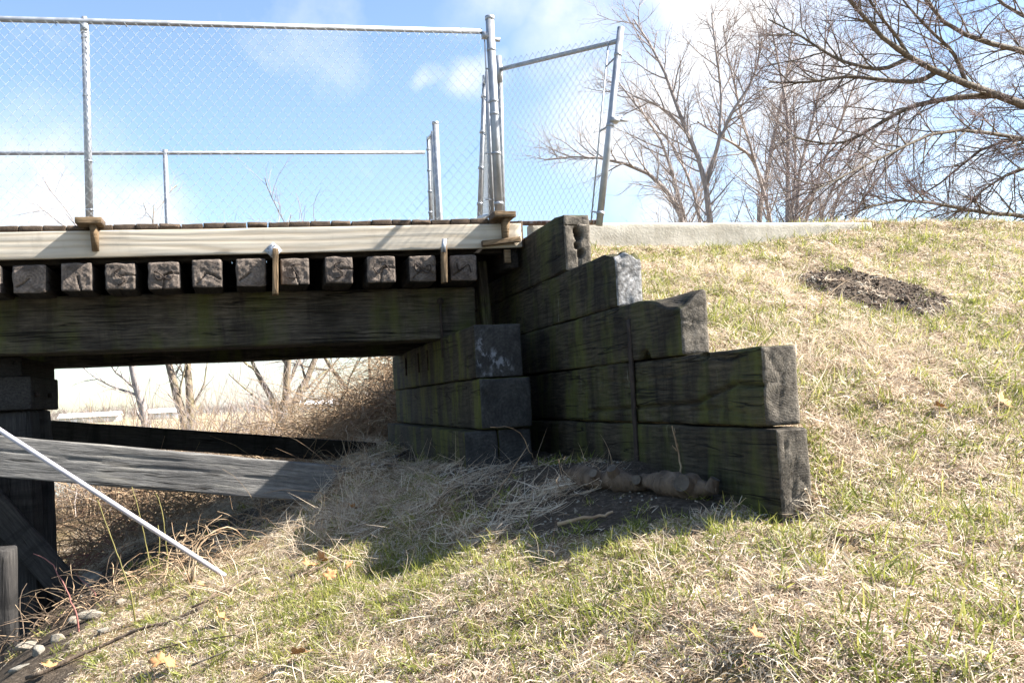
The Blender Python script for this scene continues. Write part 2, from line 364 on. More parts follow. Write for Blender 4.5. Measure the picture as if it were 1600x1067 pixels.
def grass_mat(name, stops, trans=.35):
    m = bpy.data.materials.new(name); m.use_nodes = True; nt = m.node_tree; g = G(nt); b = nt.nodes['Principled BSDF']
    a = g.attr('tint'); b.inputs['Roughness'].default_value = .55; b.inputs['Specular IOR Level'].default_value = .25
    f = g.math('ADD', g.math('MULTIPLY', a.outputs['Fac'], .75), g.math('MULTIPLY', g.oi.outputs['Random'], .25))
    c = g.ramp(f, stops); g.L.new(c, b.inputs['Base Color'])
    tr = g.N.new('ShaderNodeBsdfTranslucent'); g.L.new(c, tr.inputs['Color'])
    mx = g.N.new('ShaderNodeMixShader'); mx.inputs[0].default_value = trans
    g.L.new(b.outputs[0], mx.inputs[1]); g.L.new(tr.outputs[0], mx.inputs[2]); g.L.new(mx.outputs[0], g.N['Material Output'].inputs['Surface']); return m
M['straw'] = grass_mat('dead grass', [(0, (.15, .09, .055)), (.22, (.37, .265, .175)), (.5, (.60, .49, .36)), (1, (.78, .70, .56))])
M['green'] = grass_mat('green grass', [(0, (.09, .12, .02)), (.5, (.21, .235, .045)), (.85, (.34, .335, .085)), (1, (.50, .44, .18))], .45)
def ground_mat():
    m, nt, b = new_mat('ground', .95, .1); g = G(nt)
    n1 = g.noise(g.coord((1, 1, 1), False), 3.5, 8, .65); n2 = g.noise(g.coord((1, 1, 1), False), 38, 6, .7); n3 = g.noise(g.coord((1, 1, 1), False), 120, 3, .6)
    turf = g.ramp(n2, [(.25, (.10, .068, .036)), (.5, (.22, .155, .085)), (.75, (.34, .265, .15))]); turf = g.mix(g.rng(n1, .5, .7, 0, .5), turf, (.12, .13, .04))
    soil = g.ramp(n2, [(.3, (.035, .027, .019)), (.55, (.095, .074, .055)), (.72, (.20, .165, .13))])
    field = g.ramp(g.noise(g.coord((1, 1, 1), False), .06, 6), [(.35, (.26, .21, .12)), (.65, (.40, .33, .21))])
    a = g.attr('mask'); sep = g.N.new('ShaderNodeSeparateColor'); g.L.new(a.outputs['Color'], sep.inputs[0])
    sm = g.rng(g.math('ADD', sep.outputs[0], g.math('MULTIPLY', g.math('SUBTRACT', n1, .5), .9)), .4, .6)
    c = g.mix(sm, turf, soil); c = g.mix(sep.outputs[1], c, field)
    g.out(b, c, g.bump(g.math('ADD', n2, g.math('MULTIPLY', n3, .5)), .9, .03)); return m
M['ground'] = ground_mat()
def water():
    m, nt, b = new_mat('river water', .08, .5); g = G(nt); b.inputs['Base Color'].default_value = (.09, .10, .10, 1)
    g.out(b, None, g.bump(g.noise(g.coord((1, .35, 1), False), 4, 4), .25, .06)); return m
M['water'] = water()

# ------------------------------------------------------------------ terrain
XW = 2.0                                       # left face of the wing wall
def sst(x): x = np.clip(x, 0, 1); return x * x * (3 - 2 * x)
def softmin(a, b, k): return -np.log(np.exp(-a / k) + np.exp(-b / k)) * k
MOUND = None
def h0(X, Y):
    X = np.asarray(X, float); Y = np.asarray(Y, float)
    xe = softmin(X, 1.6 + 0 * X, .15)
    hl = -1.59 + .30 * np.maximum(xe, -3) + .145 * softmin(Y, 5.3 + 0 * Y, .35)
    hl = hl + .06 * sst((X - .2) / 1.2) * sst((6.2 - Y) / 2.6) - .07 * sst((X - 1.1) / .6) * sst((Y - 4.6) / 1.5)
    hl = hl + .20 * np.exp(-((X - .66) / .33) ** 2 - ((Y - 6.9) / .4) ** 2)
    hl = hl - .17 * np.exp(-((X - .75) / .6) ** 2 - ((Y - 4.95) / .62) ** 2)
    hl = hl - 1.1 * sst((-X - 1.05) / 2.2) * sst((Y - 3) / 3)                    # down to the river
    hl = hl - .55 * sst((Y - 9.5) / 4.) * sst((1.8 - X) / 2.2)
    ky = [-30, 0, 2.6, 3.4, 3.75, 4.15, 4.45, 5.15, 6.1, 7.15, 7.45, 7.6, 11.0, 14.5, 22, 60]
    kz = [-1.6, -1.10, -.66, -.50, -.30, -.04, .08, .39, .74, 1.07, 1.19, 1.31, 1.31, .1, -.5, -1.6]
    hr = np.interp(Y, ky, kz) + .12 * sst((X - 3.9) / 1.4) * sst((Y - 6.4) / .8) * sst((12 - Y) / 2) + .05 * np.clip(X - 2.2, 0, 6) * sst((4 - Y) / 3)
    far = np.clip(Y, 3.0, 3.6)
    w = np.interp(far, [3.0, 3.45], [.75, .035]); xc = np.interp(far, [3.0, 3.45], [1.9, 2.095])
    t = sst((X - xc + w) / (2 * w))
    h = hl * (1 - t) + hr * t
    # behind the far end of the bridge the bank drops to the same brushy floodplain
    b = sst((Y - 12) / 6); low = -1.0 - .035 * np.clip(Y - 12, 0, 25) - .6 * sst((-X + 2) / 6)
    h = h * (1 - b) + np.where(X > 2, np.maximum(low, hr), low) * b
    rx = -3.2 - .16 * np.clip(Y - 12, -10, 60)                                  # river's near bank line
    rv = sst((rx - X) / 1.6) * sst((72 - Y) / 8) * sst((X + 60) / 6)
    h = h * (1 - rv) + (-3.2) * rv
    fl = sst((Y - 60) / 30); h = h * (1 - fl) + (-1.75) * fl * (1 - rv) + h * fl * rv
    return h
def h(X, Y):
    X = np.asarray(X, float); Y = np.asarray(Y, float)
    P = np.stack([X.ravel(), Y.ravel(), 0 * X.ravel()], -1)
    near = (np.abs(P[:, 0]) < 14) & (P[:, 1] < 24) & (P[:, 1] > -6)
    n = (.035 * vn(P, 1.1, 3) + .022 * vn(P, 3.2, 4) + .010 * vn(P, 9, 5)) * np.where(near, 1, .3)
    on_path = (P[:, 0] > 2.2) & (P[:, 1] > 7.42) & (P[:, 1] < 11); n = np.where(on_path, n * .15, n)
    r = h0(X, Y) + n.reshape(X.shape)
    if MOUND is not None:
        d = P[:, :2] - MOUND[:2]; ax = MOUND[2:4]; u = d @ ax; v = d[:, 0] * -ax[1] + d[:, 1] * ax[0]
        e = np.clip(1 - (u / .72) ** 2 - (v / .42) ** 2, 0, 1)
        r = r - (.10 * np.exp(-((u + .62) / .14) ** 2 - ((v - .02) / .16) ** 2)).reshape(X.shape)
        r = r + (.055 * np.sqrt(e) * (1 + .9 * vn(P, 9, 8) + .5 * vn(P, 22, 9))).reshape(X.shape)
    return r
def hit(px, py, far=40):
    d = ray(px, py); d = d / d[1]
    t = np.concatenate([np.arange(.8, 14, .01), np.arange(14, far, .1)])
    z = h(d[0] * t, t); k = np.argmax(d[2] * t < z) if np.any(d[2] * t < z) else len(t) - 1
    return np.array([d[0] * t[k], t[k], float(z[k])])
_a = hit(1275, 425); _b2 = hit(1455, 490); _c = (_a + _b2) / 2; _ax = (_b2 - _a)[:2]; _ln = np.linalg.norm(_ax); _ax = _ax / _ln
MOUND = np.array([_c[0], _c[1], _ax[0], _ax[1]])
def normal(X, Y, e=.03):
    gx = (h(X + e, Y) - h(X - e, Y)) / (2 * e); gy = (h(X, Y + e) - h(X, Y - e)) / (2 * e)
    n = np.stack([-gx, -gy, np.ones_like(gx)], -1); return n / np.linalg.norm(n, axis=-1, keepdims=True)
def mound_e(X, Y):
    dx = X - MOUND[0]; dy = Y - MOUND[1]; u = dx * MOUND[2] + dy * MOUND[3]; v = -dx * MOUND[3] + dy * MOUND[2]
    return 1 - (u / .70) ** 2 - (v / .40) ** 2
def soil_mask(X, Y):
    P = np.stack([X.ravel(), Y.ravel(), 0 * X.ravel()], -1); n = (.5 * vn(P, 1.6, 21) + .35 * vn(P, 4.5, 22)).reshape(X.shape)
    s = np.zeros_like(X)
    # bare earth at the foot of the wing wall, under the bridge, and the dug-out mound
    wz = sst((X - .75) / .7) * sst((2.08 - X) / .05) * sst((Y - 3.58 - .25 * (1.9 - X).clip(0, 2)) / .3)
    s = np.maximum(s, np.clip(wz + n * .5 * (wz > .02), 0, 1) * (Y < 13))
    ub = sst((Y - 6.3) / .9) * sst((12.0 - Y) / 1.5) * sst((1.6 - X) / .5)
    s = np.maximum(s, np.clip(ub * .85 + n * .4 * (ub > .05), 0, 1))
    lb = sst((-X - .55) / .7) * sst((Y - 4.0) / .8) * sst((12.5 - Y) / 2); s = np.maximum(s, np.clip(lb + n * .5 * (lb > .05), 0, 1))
    s = np.maximum(s, sst(mound_e(X, Y) * 2.5 + .45 + 1.3 * n) * (X > 2.2))
    return s
def axis(parts):
    a = []
    for lo, hi, d in parts: a.append(np.arange(lo, hi, d))
    return np.unique(np.round(np.concatenate(a), 4))
def geo(s, e, r, d0):
    v = [s]; d = d0
    while v[-1] < e: d *= r; v.append(v[-1] + d)
    return np.array(v)
gx = np.concatenate([-geo(6, 1500, 1.28, .2)[::-1][:-1], np.arange(-6, -2, .12), np.arange(-2, 2.02, .05), [2.03, 2.05, 2.07, 2.09, 2.11, 2.13, 2.15], np.arange(2.2, 7.6, .05), np.arange(7.6, 11, .2), geo(11, 1500, 1.28, .3)])
gy = np.concatenate([-geo(3, 300, 1.4, .4)[::-1][:-1], np.arange(-3, 1, .25), np.arange(1, 8.0, .045), np.arange(8, 14, .12), geo(14, 2500, 1.16, .25)])
gx = np.unique(np.round(gx, 4)); gy = np.unique(np.round(gy, 4))
GX, GY = np.meshgrid(gx, gy, indexing='ij'); GZ = h(GX, GY)
na, nb = GX.shape; ii, jj = np.meshgrid(np.arange(na - 1), np.arange(nb - 1), indexing='ij'); kk = (ii * nb + jj).ravel()
gm = mesh_of('ground', np.stack([GX, GY, GZ], -1).reshape(-1, 3), np.stack([kk, kk + nb, kk + nb + 1, kk + 1], -1), [M['ground']])
ca = gm.color_attributes.new('mask', 'FLOAT_COLOR', 'POINT')
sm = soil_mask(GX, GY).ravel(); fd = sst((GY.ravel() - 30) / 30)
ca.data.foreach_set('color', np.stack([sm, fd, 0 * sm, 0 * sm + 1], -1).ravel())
tag(put('ground', gm), kind='structure')
wm = mesh_of('river', np.array([[-63, -90, -2.25], [-1.6, -90, -2.25], [-1.6, 12, -2.25], [-8, 76, -2.25], [-63, 76, -2.25]]), [[0, 1, 2, 3, 4]], [M['water']], smooth=False)
tag(put('river', wm), kind='structure')

# ------------------------------------------------------------------ wing wall
RZ = Matrix.Rotation(math.pi / 2, 4, 'Z')      # local x -> +Y, local y -> -X
wing = thing('wing_wall', 'stepped wing wall of dark creosoted timbers holding back the grassy bank', 'retaining wall', (XW + .1, 4.2, -.6))
def wpart(name, me, x, y, z, rx=0): return put(name, me, wing, mw=Matrix.Translation(Vector((x, y, z)) - wing.location) @ RZ @ Matrix.Rotation(rx, 4, 'Y'))
def radial(V, N, D, c, seed, n=6, dep=.005):
    q = np.random.RandomState(seed); e = (N[:, 0] < -.5) * 1.
    for k in range(n):
        a = q.uniform(0, 6.28); L = q.uniform(.05, .16); p1 = (c[0] + L * .5 * math.cos(a) + q.normal(0, .008), c[1] + L * .5 * math.sin(a)); p2 = (c[0] + L * math.cos(a), c[1] + L * math.sin(a))
        V = crack(V, N, 1, 2, [(c[0] + .01 * math.cos(a), c[1] + .01 * math.sin(a)), p1, p2], dep, .007, e)
    return V
def d_T1(V, N, D):
    e = N[:, 0] < -.5
    for (cy, cz, rr, dp) in ((.085, .235, .030, .10), (.10, .17, .022, .07), (.075, .115, .026, .06), (.10, .27, .02, .05)):
        k = np.clip(1 - np.hypot((V[:, 1] - cy), (V[:, 2] - cz) * .75) / rr, 0, 1); V[:, 0] += e * np.minimum(k * 2.2, 1) * dp
    V[:, 2] -= np.where(V[:, 2] > D[2] * .8, sst((.25 - V[:, 0]) / .25) * .018, 0)
    return crack(V, N, 1, 2, [(.09, .24), (.085, .02)], .03, .010, e)
def d_T2(V, N, D):
    t = sst((.22 - V[:, 0]) / .22) * sst((V[:, 2] - D[2] * .55) / .12); V[:, 2] -= t * .030 * (1 + vn(V, 26, 4))
    V[:, 0] += sst((V[:, 2] - D[2] + .07) / .07) * sst((V[:, 1] - .08) / .06) * sst((.1 - V[:, 0]) / .1) * .05
    return V
def d_T3(V, N, D):
    V = radial(V, N, D, (.07, .16), 3)
    t = sst((.55 - V[:, 0]) / .5) * sst((V[:, 1] - .01) / .14) * sst((V[:, 2] - D[2] * .5) / .16)
    V[:, 2] -= t * .075 * (1 + .35 * vn(V, 11, 2))
    f = N[:, 1] > .4
    k = np.clip(1 - np.hypot((V[:, 0] - .47) * .55, V[:, 2] - .012) / .040, 0, 1)
    V[:, 1] -= f * np.minimum(k * 2.5, 1) * .07; V[:, 2] += (N[:, 2] < -.3) * (V[:, 1] > .06) * np.clip(1 - np.abs(V[:, 0] - .47) / .08, 0, 1) * .035
    return V
def d_T4(V, N, D):
    f = (N[:, 1] > .4) * 1.
    V = radial(V, N, D, (.07, .19), 4)
    V = crack(V, N, 0, 2, [(0, .165), (.25, .175), (.45, .14), (.62, .10), (1.2, .085), (2.2, .06)], .032, .013, f)
    V = crack(V, N, 0, 2, [(.15, .05), (.4, .075), (.7, .06)], .012, .009, f)
    V = crack(V, N, 0, 2, [(.7, .24), (1.5, .22), (2.0, .25)], .012, .008, f)
    V[:, 1] -= f * np.clip(1 - np.hypot(V[:, 0] - .52, V[:, 2] - .335) / .05, 0, 1) * .06
    return crack(V, N, 0, 2, [(.2, .29), (.62, .325)], .02, .010, f)
def d_T5(V, N, D):
    V = radial(V, N, D, (.08, .36), 5)
    f = (N[:, 1] > .4) * 1.
    for zz in (.08, .13, .19, .235, .28): V = crack(V, N, 0, 2, [(0, zz), (.3, zz + .01), (.8, zz - .015)], .006, .006, f)
    return V
for nm, L, z0, z1, y0, T, mats, fn, sd, xs in (
        ('timber', 5.3, .818, 1.215, 6.03, .185, ('creo', 'creo_end'), d_T1, 1, 0), ('timber', 6.1, .487, .814, 5.145, .165, ('creo', 'white_end'), d_T2, 2, .004),
        ('timber', 7.0, .163, .482, 4.30, .150, ('creo', 'creo_end'), d_T3, 3, -.003), ('timber', 7.7, -.172, .158, 3.56, .165, ('creo', 'creo_end'), d_T4, 4, .005),
        ('timber', 7.8, -.72, -.182, 3.475, .150, ('creo', 'creo_end'), d_T5, 5, 0)):
    wpart(nm, timber(nm, L, z1 - z0, T, [M[mats[0]], M[mats[1]]], dx=.022, dz=.011, r=.010, amp=.0045, seed=sd * 13, disp=fn), XW + T + xs, y0, z0)
# thin strip added to stand for a dark stain down the timbers
bt = timber('stain_strip', .92, .055, .012, [M['iron'], M['iron']], r=.004, amp=.003, seed=77)
bx = put('stain_strip', bt, wing, mw=Matrix.Translation(Vector((XW - .001, 4.93, .40)) - wing.location) @ RZ @ Matrix.Rotation(math.radians(90), 4, 'Y'))
tag(bx, 'tar-black vertical stain over the joints, modelled as a raised strip')

# ------------------------------------------------------------------ abutment sill of stacked timbers
sill = thing('abutment', 'stack of mossy square timbers carrying the end of the bridge', 'abutment', (1.55, 6.3, -.45))
def spart(name, me, x, y, z): return put(name, me, sill, mw=Matrix.Translation(Vector((x, y, z)) - sill.location) @ RZ)
def end_check(V, N, D):
    return crack(V, N, 1, 2, [(D[1] * .5, D[2] * .5), (D[1] * .95, D[2] * .72)], .02, .009, N[:, 0] < -.5)
spart('timber', timber('timber', 4.0, .353, .325, [M['sill'], M['sill_smear']], .05, .03, .010, .003, 31), 1.715, 6.195, .137)
spart('timber', timber('timber', 4.0, .334, .352, [M['sill'], M['sill_end']], .05, .03, .014, .003, 32, end_check), 1.752, 6.15, -.203)
spart('timber', timber('timber', 3.9, .40, .225, [M['sill'], M['sill_end']], .05, .03, .010, .004, 33), 1.51, 6.16, -.61)
spart('timber', timber('timber', 3.9, .40, .225, [M['sill'], M['sill_end']], .05, .03, .010, .004, 34), 1.742, 6.17, -.61)
# chalky smear on the top end face is its own thin crust of lime
for (px, py) in ((630, 560), (650, 565), (664, 556)):
    p = onX(px + 2, py - 25, 1.383); me = MB().tube([(0, 0, 0), (0, 0, -.17)], .009, 6).mesh('drift_pin', [M['iron']])
    put('drift_pin', me, sill, tuple(Vector((1.386, p[1], .43)) - sill.location))

# ------------------------------------------------------------------ the bridge
YB = 7.0; XL = -5.2
TILT = .0138
def dz(x): return TILT * (x - 1.6)
br = thing('timber_bridge', 'old timber trestle footbridge with square tie ends and pale edge board', 'bridge', (0, 8.7, .9))
BL = br.location
def bput(name, me, x, y, z, R=None): return put(name, me, br, mw=Matrix.Translation(Vector((x, y, z)) - BL) @ (R or Matrix.Identity(4)))
TY = Matrix.Rotation(-math.atan(TILT), 4, 'Y')
# stringers: two chords of two plies each
for k, (yy, sd) in enumerate(((7.33, 41), (7.56, 42), (9.35, 43), (9.58, 44))):
    def sdisp(V, N, D):
        f = (N[:, 1] < -.4) * 1.
        return crack(V, N, 0, 2, [(1.0, .10), (3.4, .155), (4.6, .20), (5.6, .225), (6.9, .255)], .02, .010, f)
    bput('stringer', timber('stringer', 6.87, .402, .205, [M['string'], M['tie_end']], .05, .018 if k == 0 else .06, .010, .003, sd, sdisp if k == 0 else None), XL, yy, .475 + (k % 2) * .004)
# ties
tie_px = [(-24, 440), (47, 437), (119, 436), (187, 434), (257, 431), (323, 430), (393, 427), (461, 425), (529, 423), (596, 420), (660, 416), (725, 412)]
tmesh = []
for v in range(5):
    r2 = random.Random(100 + v); cr = []
    for q in range(r2.choice((1, 1, 2))):
        a = r2.uniform(0, 6.28); cr.append([(.1 + .01 * r2.uniform(-1, 1), .1), (.1 + .045 * math.cos(a) + .01, .1 + .045 * math.sin(a)), (.1 + .1 * math.cos(a + .2), .1 + .1 * math.sin(a + .2))])
    def td(V, N, D, cr=cr, r2=r2):
        e = (N[:, 0] < -.5) * 1.
        for c in cr: V = crack(V, N, 1, 2, c, .030, .0065, e)
        V[:, 0] += e * (.004 * vn(V, 40, v) + .002 * vn(V, 100, v + 3)); return V
    tmesh.append(timber('tie', 3.5, .196, .205, [M['tie'], M['tie_end']], .16, .0085, .012, .005, 60 + v, td))
def s_iron(kind, seed):
    t = np.linspace(0, 1, 26); b = MB()
    if kind == 'S':
        a = (t - .5) * 2; x = .035 * np.sin(a * 3.6) ; z = -.062 * a
    elif kind == 'Z':
        a = (t - .5) * 2; x = .062 * a; z = .030 * np.sin(a * 3.9) + .006 * a
    else:
        a = t * 2 * math.pi; x = .062 * np.sin(a * .98 + .4); z = .030 * np.sin(2 * a * .95 + .5)
    p = np.stack([x, 0 * x - .0005, z], -1)
    return b.tube(p, .0042, 6, cap=True).mesh('split_iron', [M['iron']])
irons = {'S': s_iron('S', 0), 'Z': s_iron('Z', 0), 'B': s_iron('B', 0)}
iron_of = {3: ('S', .02), 4: ('B', 0), 7: ('S', .5), 8: ('S', .15), 9: ('Z', 0), 10: ('B', .1), 11: ('Z', .4)}
xs_t = [float(onY(px, py, 6.99)[0]) for px, py in tie_px]
zs_t = [float(onY(px, py, 6.99)[2]) for px, py in tie_px]
x = xs_t[0]
while x > XL + .5: x -= .302; xs_t.insert(0, x); zs_t.insert(0, zs_t[0] - .004)
off = len(xs_t) - len(tie_px)
for i, (x, z) in enumerate(zip(xs_t, zs_t)):
    jr = rs.uniform(-1, 1, 4)
    R = RZ @ Matrix.Rotation(jr[0] * .012, 4, 'X') @ Matrix.Rotation(jr[1] * .006, 4, 'Z')
    yv = 6.985 + jr[2] * .014
    zc = .985 + dz(x) * .7
    t = bput('tie', tmesh[(i * 3 + 1) % 5], x + .1025, yv, zc - .098, R @ Matrix.Diagonal((1, 1 + jr[3] * .04, 1 + jr[0] * .035, 1)))
    if i - off in iron_of:
        kd, ro = iron_of[i - off]
        put('split_iron', irons[kd], t, mw=Matrix.Translation((-.006, .1025, .1)) @ Matrix.Rotation(-math.pi / 2, 4, 'Z') @ Matrix.Rotation(ro, 4, 'Y'))
# nailer beams above the ties, set back in shadow, then planks
for yy in (7.10, 8.6, 10.2):
    bput('nailer', timber('nailer', 7.05, .20, .09, [M['tie'], M['tie']], .3, .1, .006, .002, 81), XL, yy, 1.103 + dz(XL), TY)
bput('fascia_board', timber('fascia_board', 4.72, .184, .038, [M['lumber'], M['lumber']], .05, .02, .004, .0015, 91), -2.74, 6.985, 1.128 + dz(-2.74), TY)
bput('fascia_board', timber('fascia_board', 2.45, .184, .038, [M['lumber'], M['lumber']], .05, .02, .004, .0015, 92), XL, 6.985, 1.128 + dz(XL), TY)
pm = [timber('deck_plank', 3.62, .038, .142, [M['plank'], M['plank_end']], .2, .03, .005, .003, 120 + v) for v in range(4)]
x = XL; k = 0
while x < 1.84:
    j = rs.uniform(-1, 1, 3)
    bput('deck_plank', pm[k % 4], x + .142, 6.990 + j[0] * .004, 1.3155 + dz(x + .07) + j[1] * .003, RZ @ Matrix.Rotation(j[2] * .012, 4, 'X'))
    x += .1475; k += 1
# brackets carrying the fence posts: a flat block on the deck edge and a tapered knee on the edge board
def knee():
    b = MB(); V = np.array([[0, 0, 0], [.042, 0, 0], [.042, -.115, 0], [0, -.115, 0], [0, 0, -.165], [.042, 0, -.165], [.042, -.035, -.165], [0, -.035, -.165]])
    Q = np.array([[0, 1, 2, 3], [4, 7, 6, 5], [0, 4, 5, 1], [1, 5, 6, 2], [2, 6, 7, 3], [3, 7, 4, 0]]); return b.add(V, Q).mesh('knee_brace', [M['block']], False)
kn = knee()
for px in (143, 784):
    p = onY(px, 346, 6.96)
    bput('bracket_block', timber('bracket_block', .165, .042, .19, [M['block'], M['plank_end']], .03, .03, .002, .001, 140 + px, None, False), p[0] - .085, 6.835, 1.328 + dz(p[0]) + .008)
    bput('knee_brace', kn, p[0] - .001, 6.9825, 1.334 + dz(p[0]))
bput('end_board', timber('end_board', .04, .205, .16, [M['plank'], M['plank']], .03, .03, .004, .003, 150), 1.955, 6.99, 1.135)
bput('end_cleat', timber('end_cleat', .30, .04, .05, [M['block'], M['plank_end']], .05, .03, .004, .002, 151), 1.66, 6.930, 1.138, Matrix.Rotation(-.1, 4, 'Y'))
bput('end_board', timber('end_board', .05, .10, .03, [M['block'], M['plank_end']], .03, .03, .002, .001, 152), 1.84, 7.005, 1.02)
bput('header', timber('header', 3.4, .31, .09, [M['tie'], M['tie']], .2, .06, .008, .003, 155), 1.962, 7.045, .985, RZ)
# steel plates and the pale struts hung from them
def plate():
    b = MB(); s = .062; V = np.array([[0, 0, s], [s, 0, 0], [0, 0, -s], [-s, 0, 0]]); V = np.vstack([V, V + [0, -.004, 0]])
    Q = np.array([[0, 1, 2, 3], [7, 6, 5, 4], [0, 4, 5, 1], [1, 5, 6, 2], [2, 6, 7, 3], [3, 7, 4, 0]]); b.add(V, Q)
    return b.mesh('hanger_plate', [M['galv']], False)
p = onY(427, 391, 6.98); pl = bput('hanger_plate', plate(), p[0], 6.982, p[2])
for a in range(4):
    for q in (-.012, .012):
        c = .040; v = [(c * .6 + q, c * .6 - q), (-c * .6 + q, c * .6 + q), (-c * .6 + q, -c * .6 - q), (c * .6 + q, -c * .6 + q)][a]
        put('nail_head', MB().tube([(v[0], -.004, v[1]), (v[0], -.007, v[1])], .0035, 6, cap=True).mesh('nail_head', [M['iron']]), pl)
st1 = timber('hanger_strut', .325, .040, .10, [M['block'], M['block']], .04, .02, .0015, .0008, 160, None, False)
bput('hanger_strut', st1, p[0] + .022, 6.90, .845 + dz(p[0]) - .02, Matrix.Rotation(math.radians(-90), 4, 'Y') @ Matrix.Rotation(.04, 4, 'Y'))
p2 = onY(689, 384, 6.98)
bput('hanger_strut', timber('hanger_strut', .275, .034, .09, [M['block'], M['block']], .04, .02, .0015, .0008, 161, None, False), p2[0] + .022, 6.90, .865, Matrix.Rotation(math.radians(-88), 4, 'Y'))
pv = MB(); pv.box((-.012, -.003, -.05), (.022, 0, .05)); bput('hanger_plate', pv.mesh('hanger_plate', [M['galv']], False), p2[0], 6.897, p2[2] - .01, Matrix.Rotation(.12, 4, 'Y'))
rod0 = onY(688, 470, 7.31); rod1 = onY(697, 575, 7.31)
b = MB(); b.tube([(rod0[0], 7.312, rod0[2]), (rod0[0] + .002, 7.312, rod0[2] - .44)], .010, 7, cap=True); b.tube([(rod0[0], 7.33, rod0[2]), (rod0[0], 7.300, rod0[2])], .026, 10, cap=True)
me = b.mesh('tie_rod', [M['iron']]); put('tie_rod', me, br, tuple(-BL))
bput('backing_post', timber('backing_post', .58, .075, .12, [M['creo'], M['creo']], .06, .03, .006, .003, 170), 1.80, 7.30, .50, Matrix.Rotation(math.radians(-93), 4, 'Y'))

# ------------------------------------------------------------------ trestle bent
bent = thing('trestle_bent', 'black timber trestle bent with cap and bracing at the river bank', 'trestle', (-1.6, 7.4, -1.3))
def tput(name, me, mw): return put(name, me, bent, mw=Matrix.Translation(-bent.location) @ mw)
TR = lambda x, y, z: Matrix.Translation((x, y, z))
cp = tput('cap', timber('cap', .98, .245, .30, [M['bent'], M['bent']], .06, .04, .010, .003, 201), TR(-1.60, 7.66, .09) @ RZ)
for yy in (.12, .58): put('bolt', MB().tube([(0, 0, 0), (.03, 0, 0)], .020, 8, cap=True).mesh('bolt', [M['iron']]), cp, mw=Matrix.Translation((yy, -.002, .11)) @ Matrix.Rotation(-math.pi / 2, 4, 'Z'))
tput('corbel', timber('corbel', 1.15, .14, .42, [M['bent'], M['bent']], .1, .06, .010, .003, 202), TR(-1.66, 7.68, .336) @ RZ)
# piles with a slight rake, each sunk in the ground; the far pair of the skewed bent stands farther left
for i, (x0, y0, x1, y1, s) in enumerate(((-1.76, 7.86, -1.70, 7.86, .28), (-1.75, 8.26, -1.69, 8.26, .28), (-2.85, 9.6, -2.82, 9.6, .28), (-2.25, 7.86, -2.3, 7.86, .28))):
    top = Vector((x0, y0, .085 if i != 2 else .46)); bot = Vector((x1, y1, -2.6)); d = top - bot; q = d.to_track_quat('X', 'Z').to_matrix().to_4x4()
    tput('pile', timber('pile', d.length, s, s, [M['bent'], M['bent']], .08, .05, .02, .006, 210 + i), Matrix.Translation(bot) @ q @ TR(0, -s / 2, -s / 2))
def plankbetween(a, b_, H, T, mats, sd, **k):
    a = Vector(a); b_ = Vector(b_); d = b_ - a; q = d.to_track_quat('X', 'Z').to_matrix().to_4x4()
    return timber('x', d.length, H, T, mats, seed=sd, **k), Matrix.Translation(a) @ q
a = onY(-260, 716 - 24 - .0, 6.86); bq = onY(556, 761, 6.86)
def brd(V, N, D):
    f = (N[:, 1] < -.4) * 1.
    for c in ([(1.0, .17), (2.6, .14)], [(1.3, .15), (1.9, .135)], [(1.9, .15), (2.9, .135)], [(1.2, .21), (2.4, .20)], [(.6, .18), (1.4, .165)]): V = crack(V, N, 0, 2, c, .006, .006, f)
    return V
me, mw = plankbetween(a - [0, 0, .13], bq - [0, 0, .13], .268, .075, [M['brace'], M['brace']], 230, dx=.04, dz=.011, r=.008, amp=.004, disp=brd); me.name = 'brace_plank'
tag(tput('brace_plank', me, mw), 'sunlit grey weathered brace plank')
a = onY(-60, 664, 10.25); bq = onY(585, 707, 10.25)
me, mw = plankbetween(a - [0, 0, .11], bq - [0, 0, .11], .215, .075, [M['bent'], M['bent']], 231, r=.008); me.name = 'brace_plank'
tput('brace_plank', me, mw)
a = onY(-60, 770, 7.63); bq = onY(108, 962, 7.63)
me, mw = plankbetween(a, bq, .20, .07, [M['bent'], M['bent']], 232, r=.008); me.name = 'diagonal_brace'
tput('diagonal_brace', me, mw)
post = timber('bank_post', 1.42, .20, .19, [M['bent'], M['bent']], .05, .03, .012, .005, 233)
a = onY(30, 930, 6.65)
bp = put('bank_post', post, None, mw=TR(a[0] - .035, 6.60, -2.2) @ Matrix.Rotation(math.radians(-90), 4, 'Y'))
tag(bp, 'dark timber post with sunlit foot at the lower left edge, in front of the trestle', 'post')

# ------------------------------------------------------------------ chain-link fences
def link_mesh(name, A, B, C, D, pitch=.0365, r=.0015):
    """A,B bottom corners, C,D top corners (A-D and B-C verticals); diamonds, wires interlocking"""
    A, B, C, D = [np.asarray(v, float) for v in (A, B, C, D)]
    Lx = np.linalg.norm(B - A); Hh = (np.linalg.norm(D - A) + np.linalg.norm(C - B)) / 2
    nu = max(1, int(round(Lx / pitch))); nv = max(2, int(round(Hh / (pitch * 1.12))))
    n = np.cross(B - A, D - A); n /= np.linalg.norm(n)
    Ps = []
    for k in range(nu + 1):
        j = np.arange(nv + 1); side = np.where((j + k) % 2 == 0, -.5, .5)
        u = np.clip((k + side * 1.04) / nu, -.0, 1.0); v = j / nv
        P = (A * (1 - u)[:, None] + B * u[:, None]) * (1 - v)[:, None] + (D * (1 - u)[:, None] + C * u[:, None]) * v[:, None]
        P = P + n * (np.where((j + k) % 2 == 0, .0022, -.0022))[:, None]
        Ps.append(P)
    V, Q = tubes(np.array(Ps), np.full((len(Ps), nv + 1), r), 4)
    return mesh_of(name, V, Q, [M['wire']])
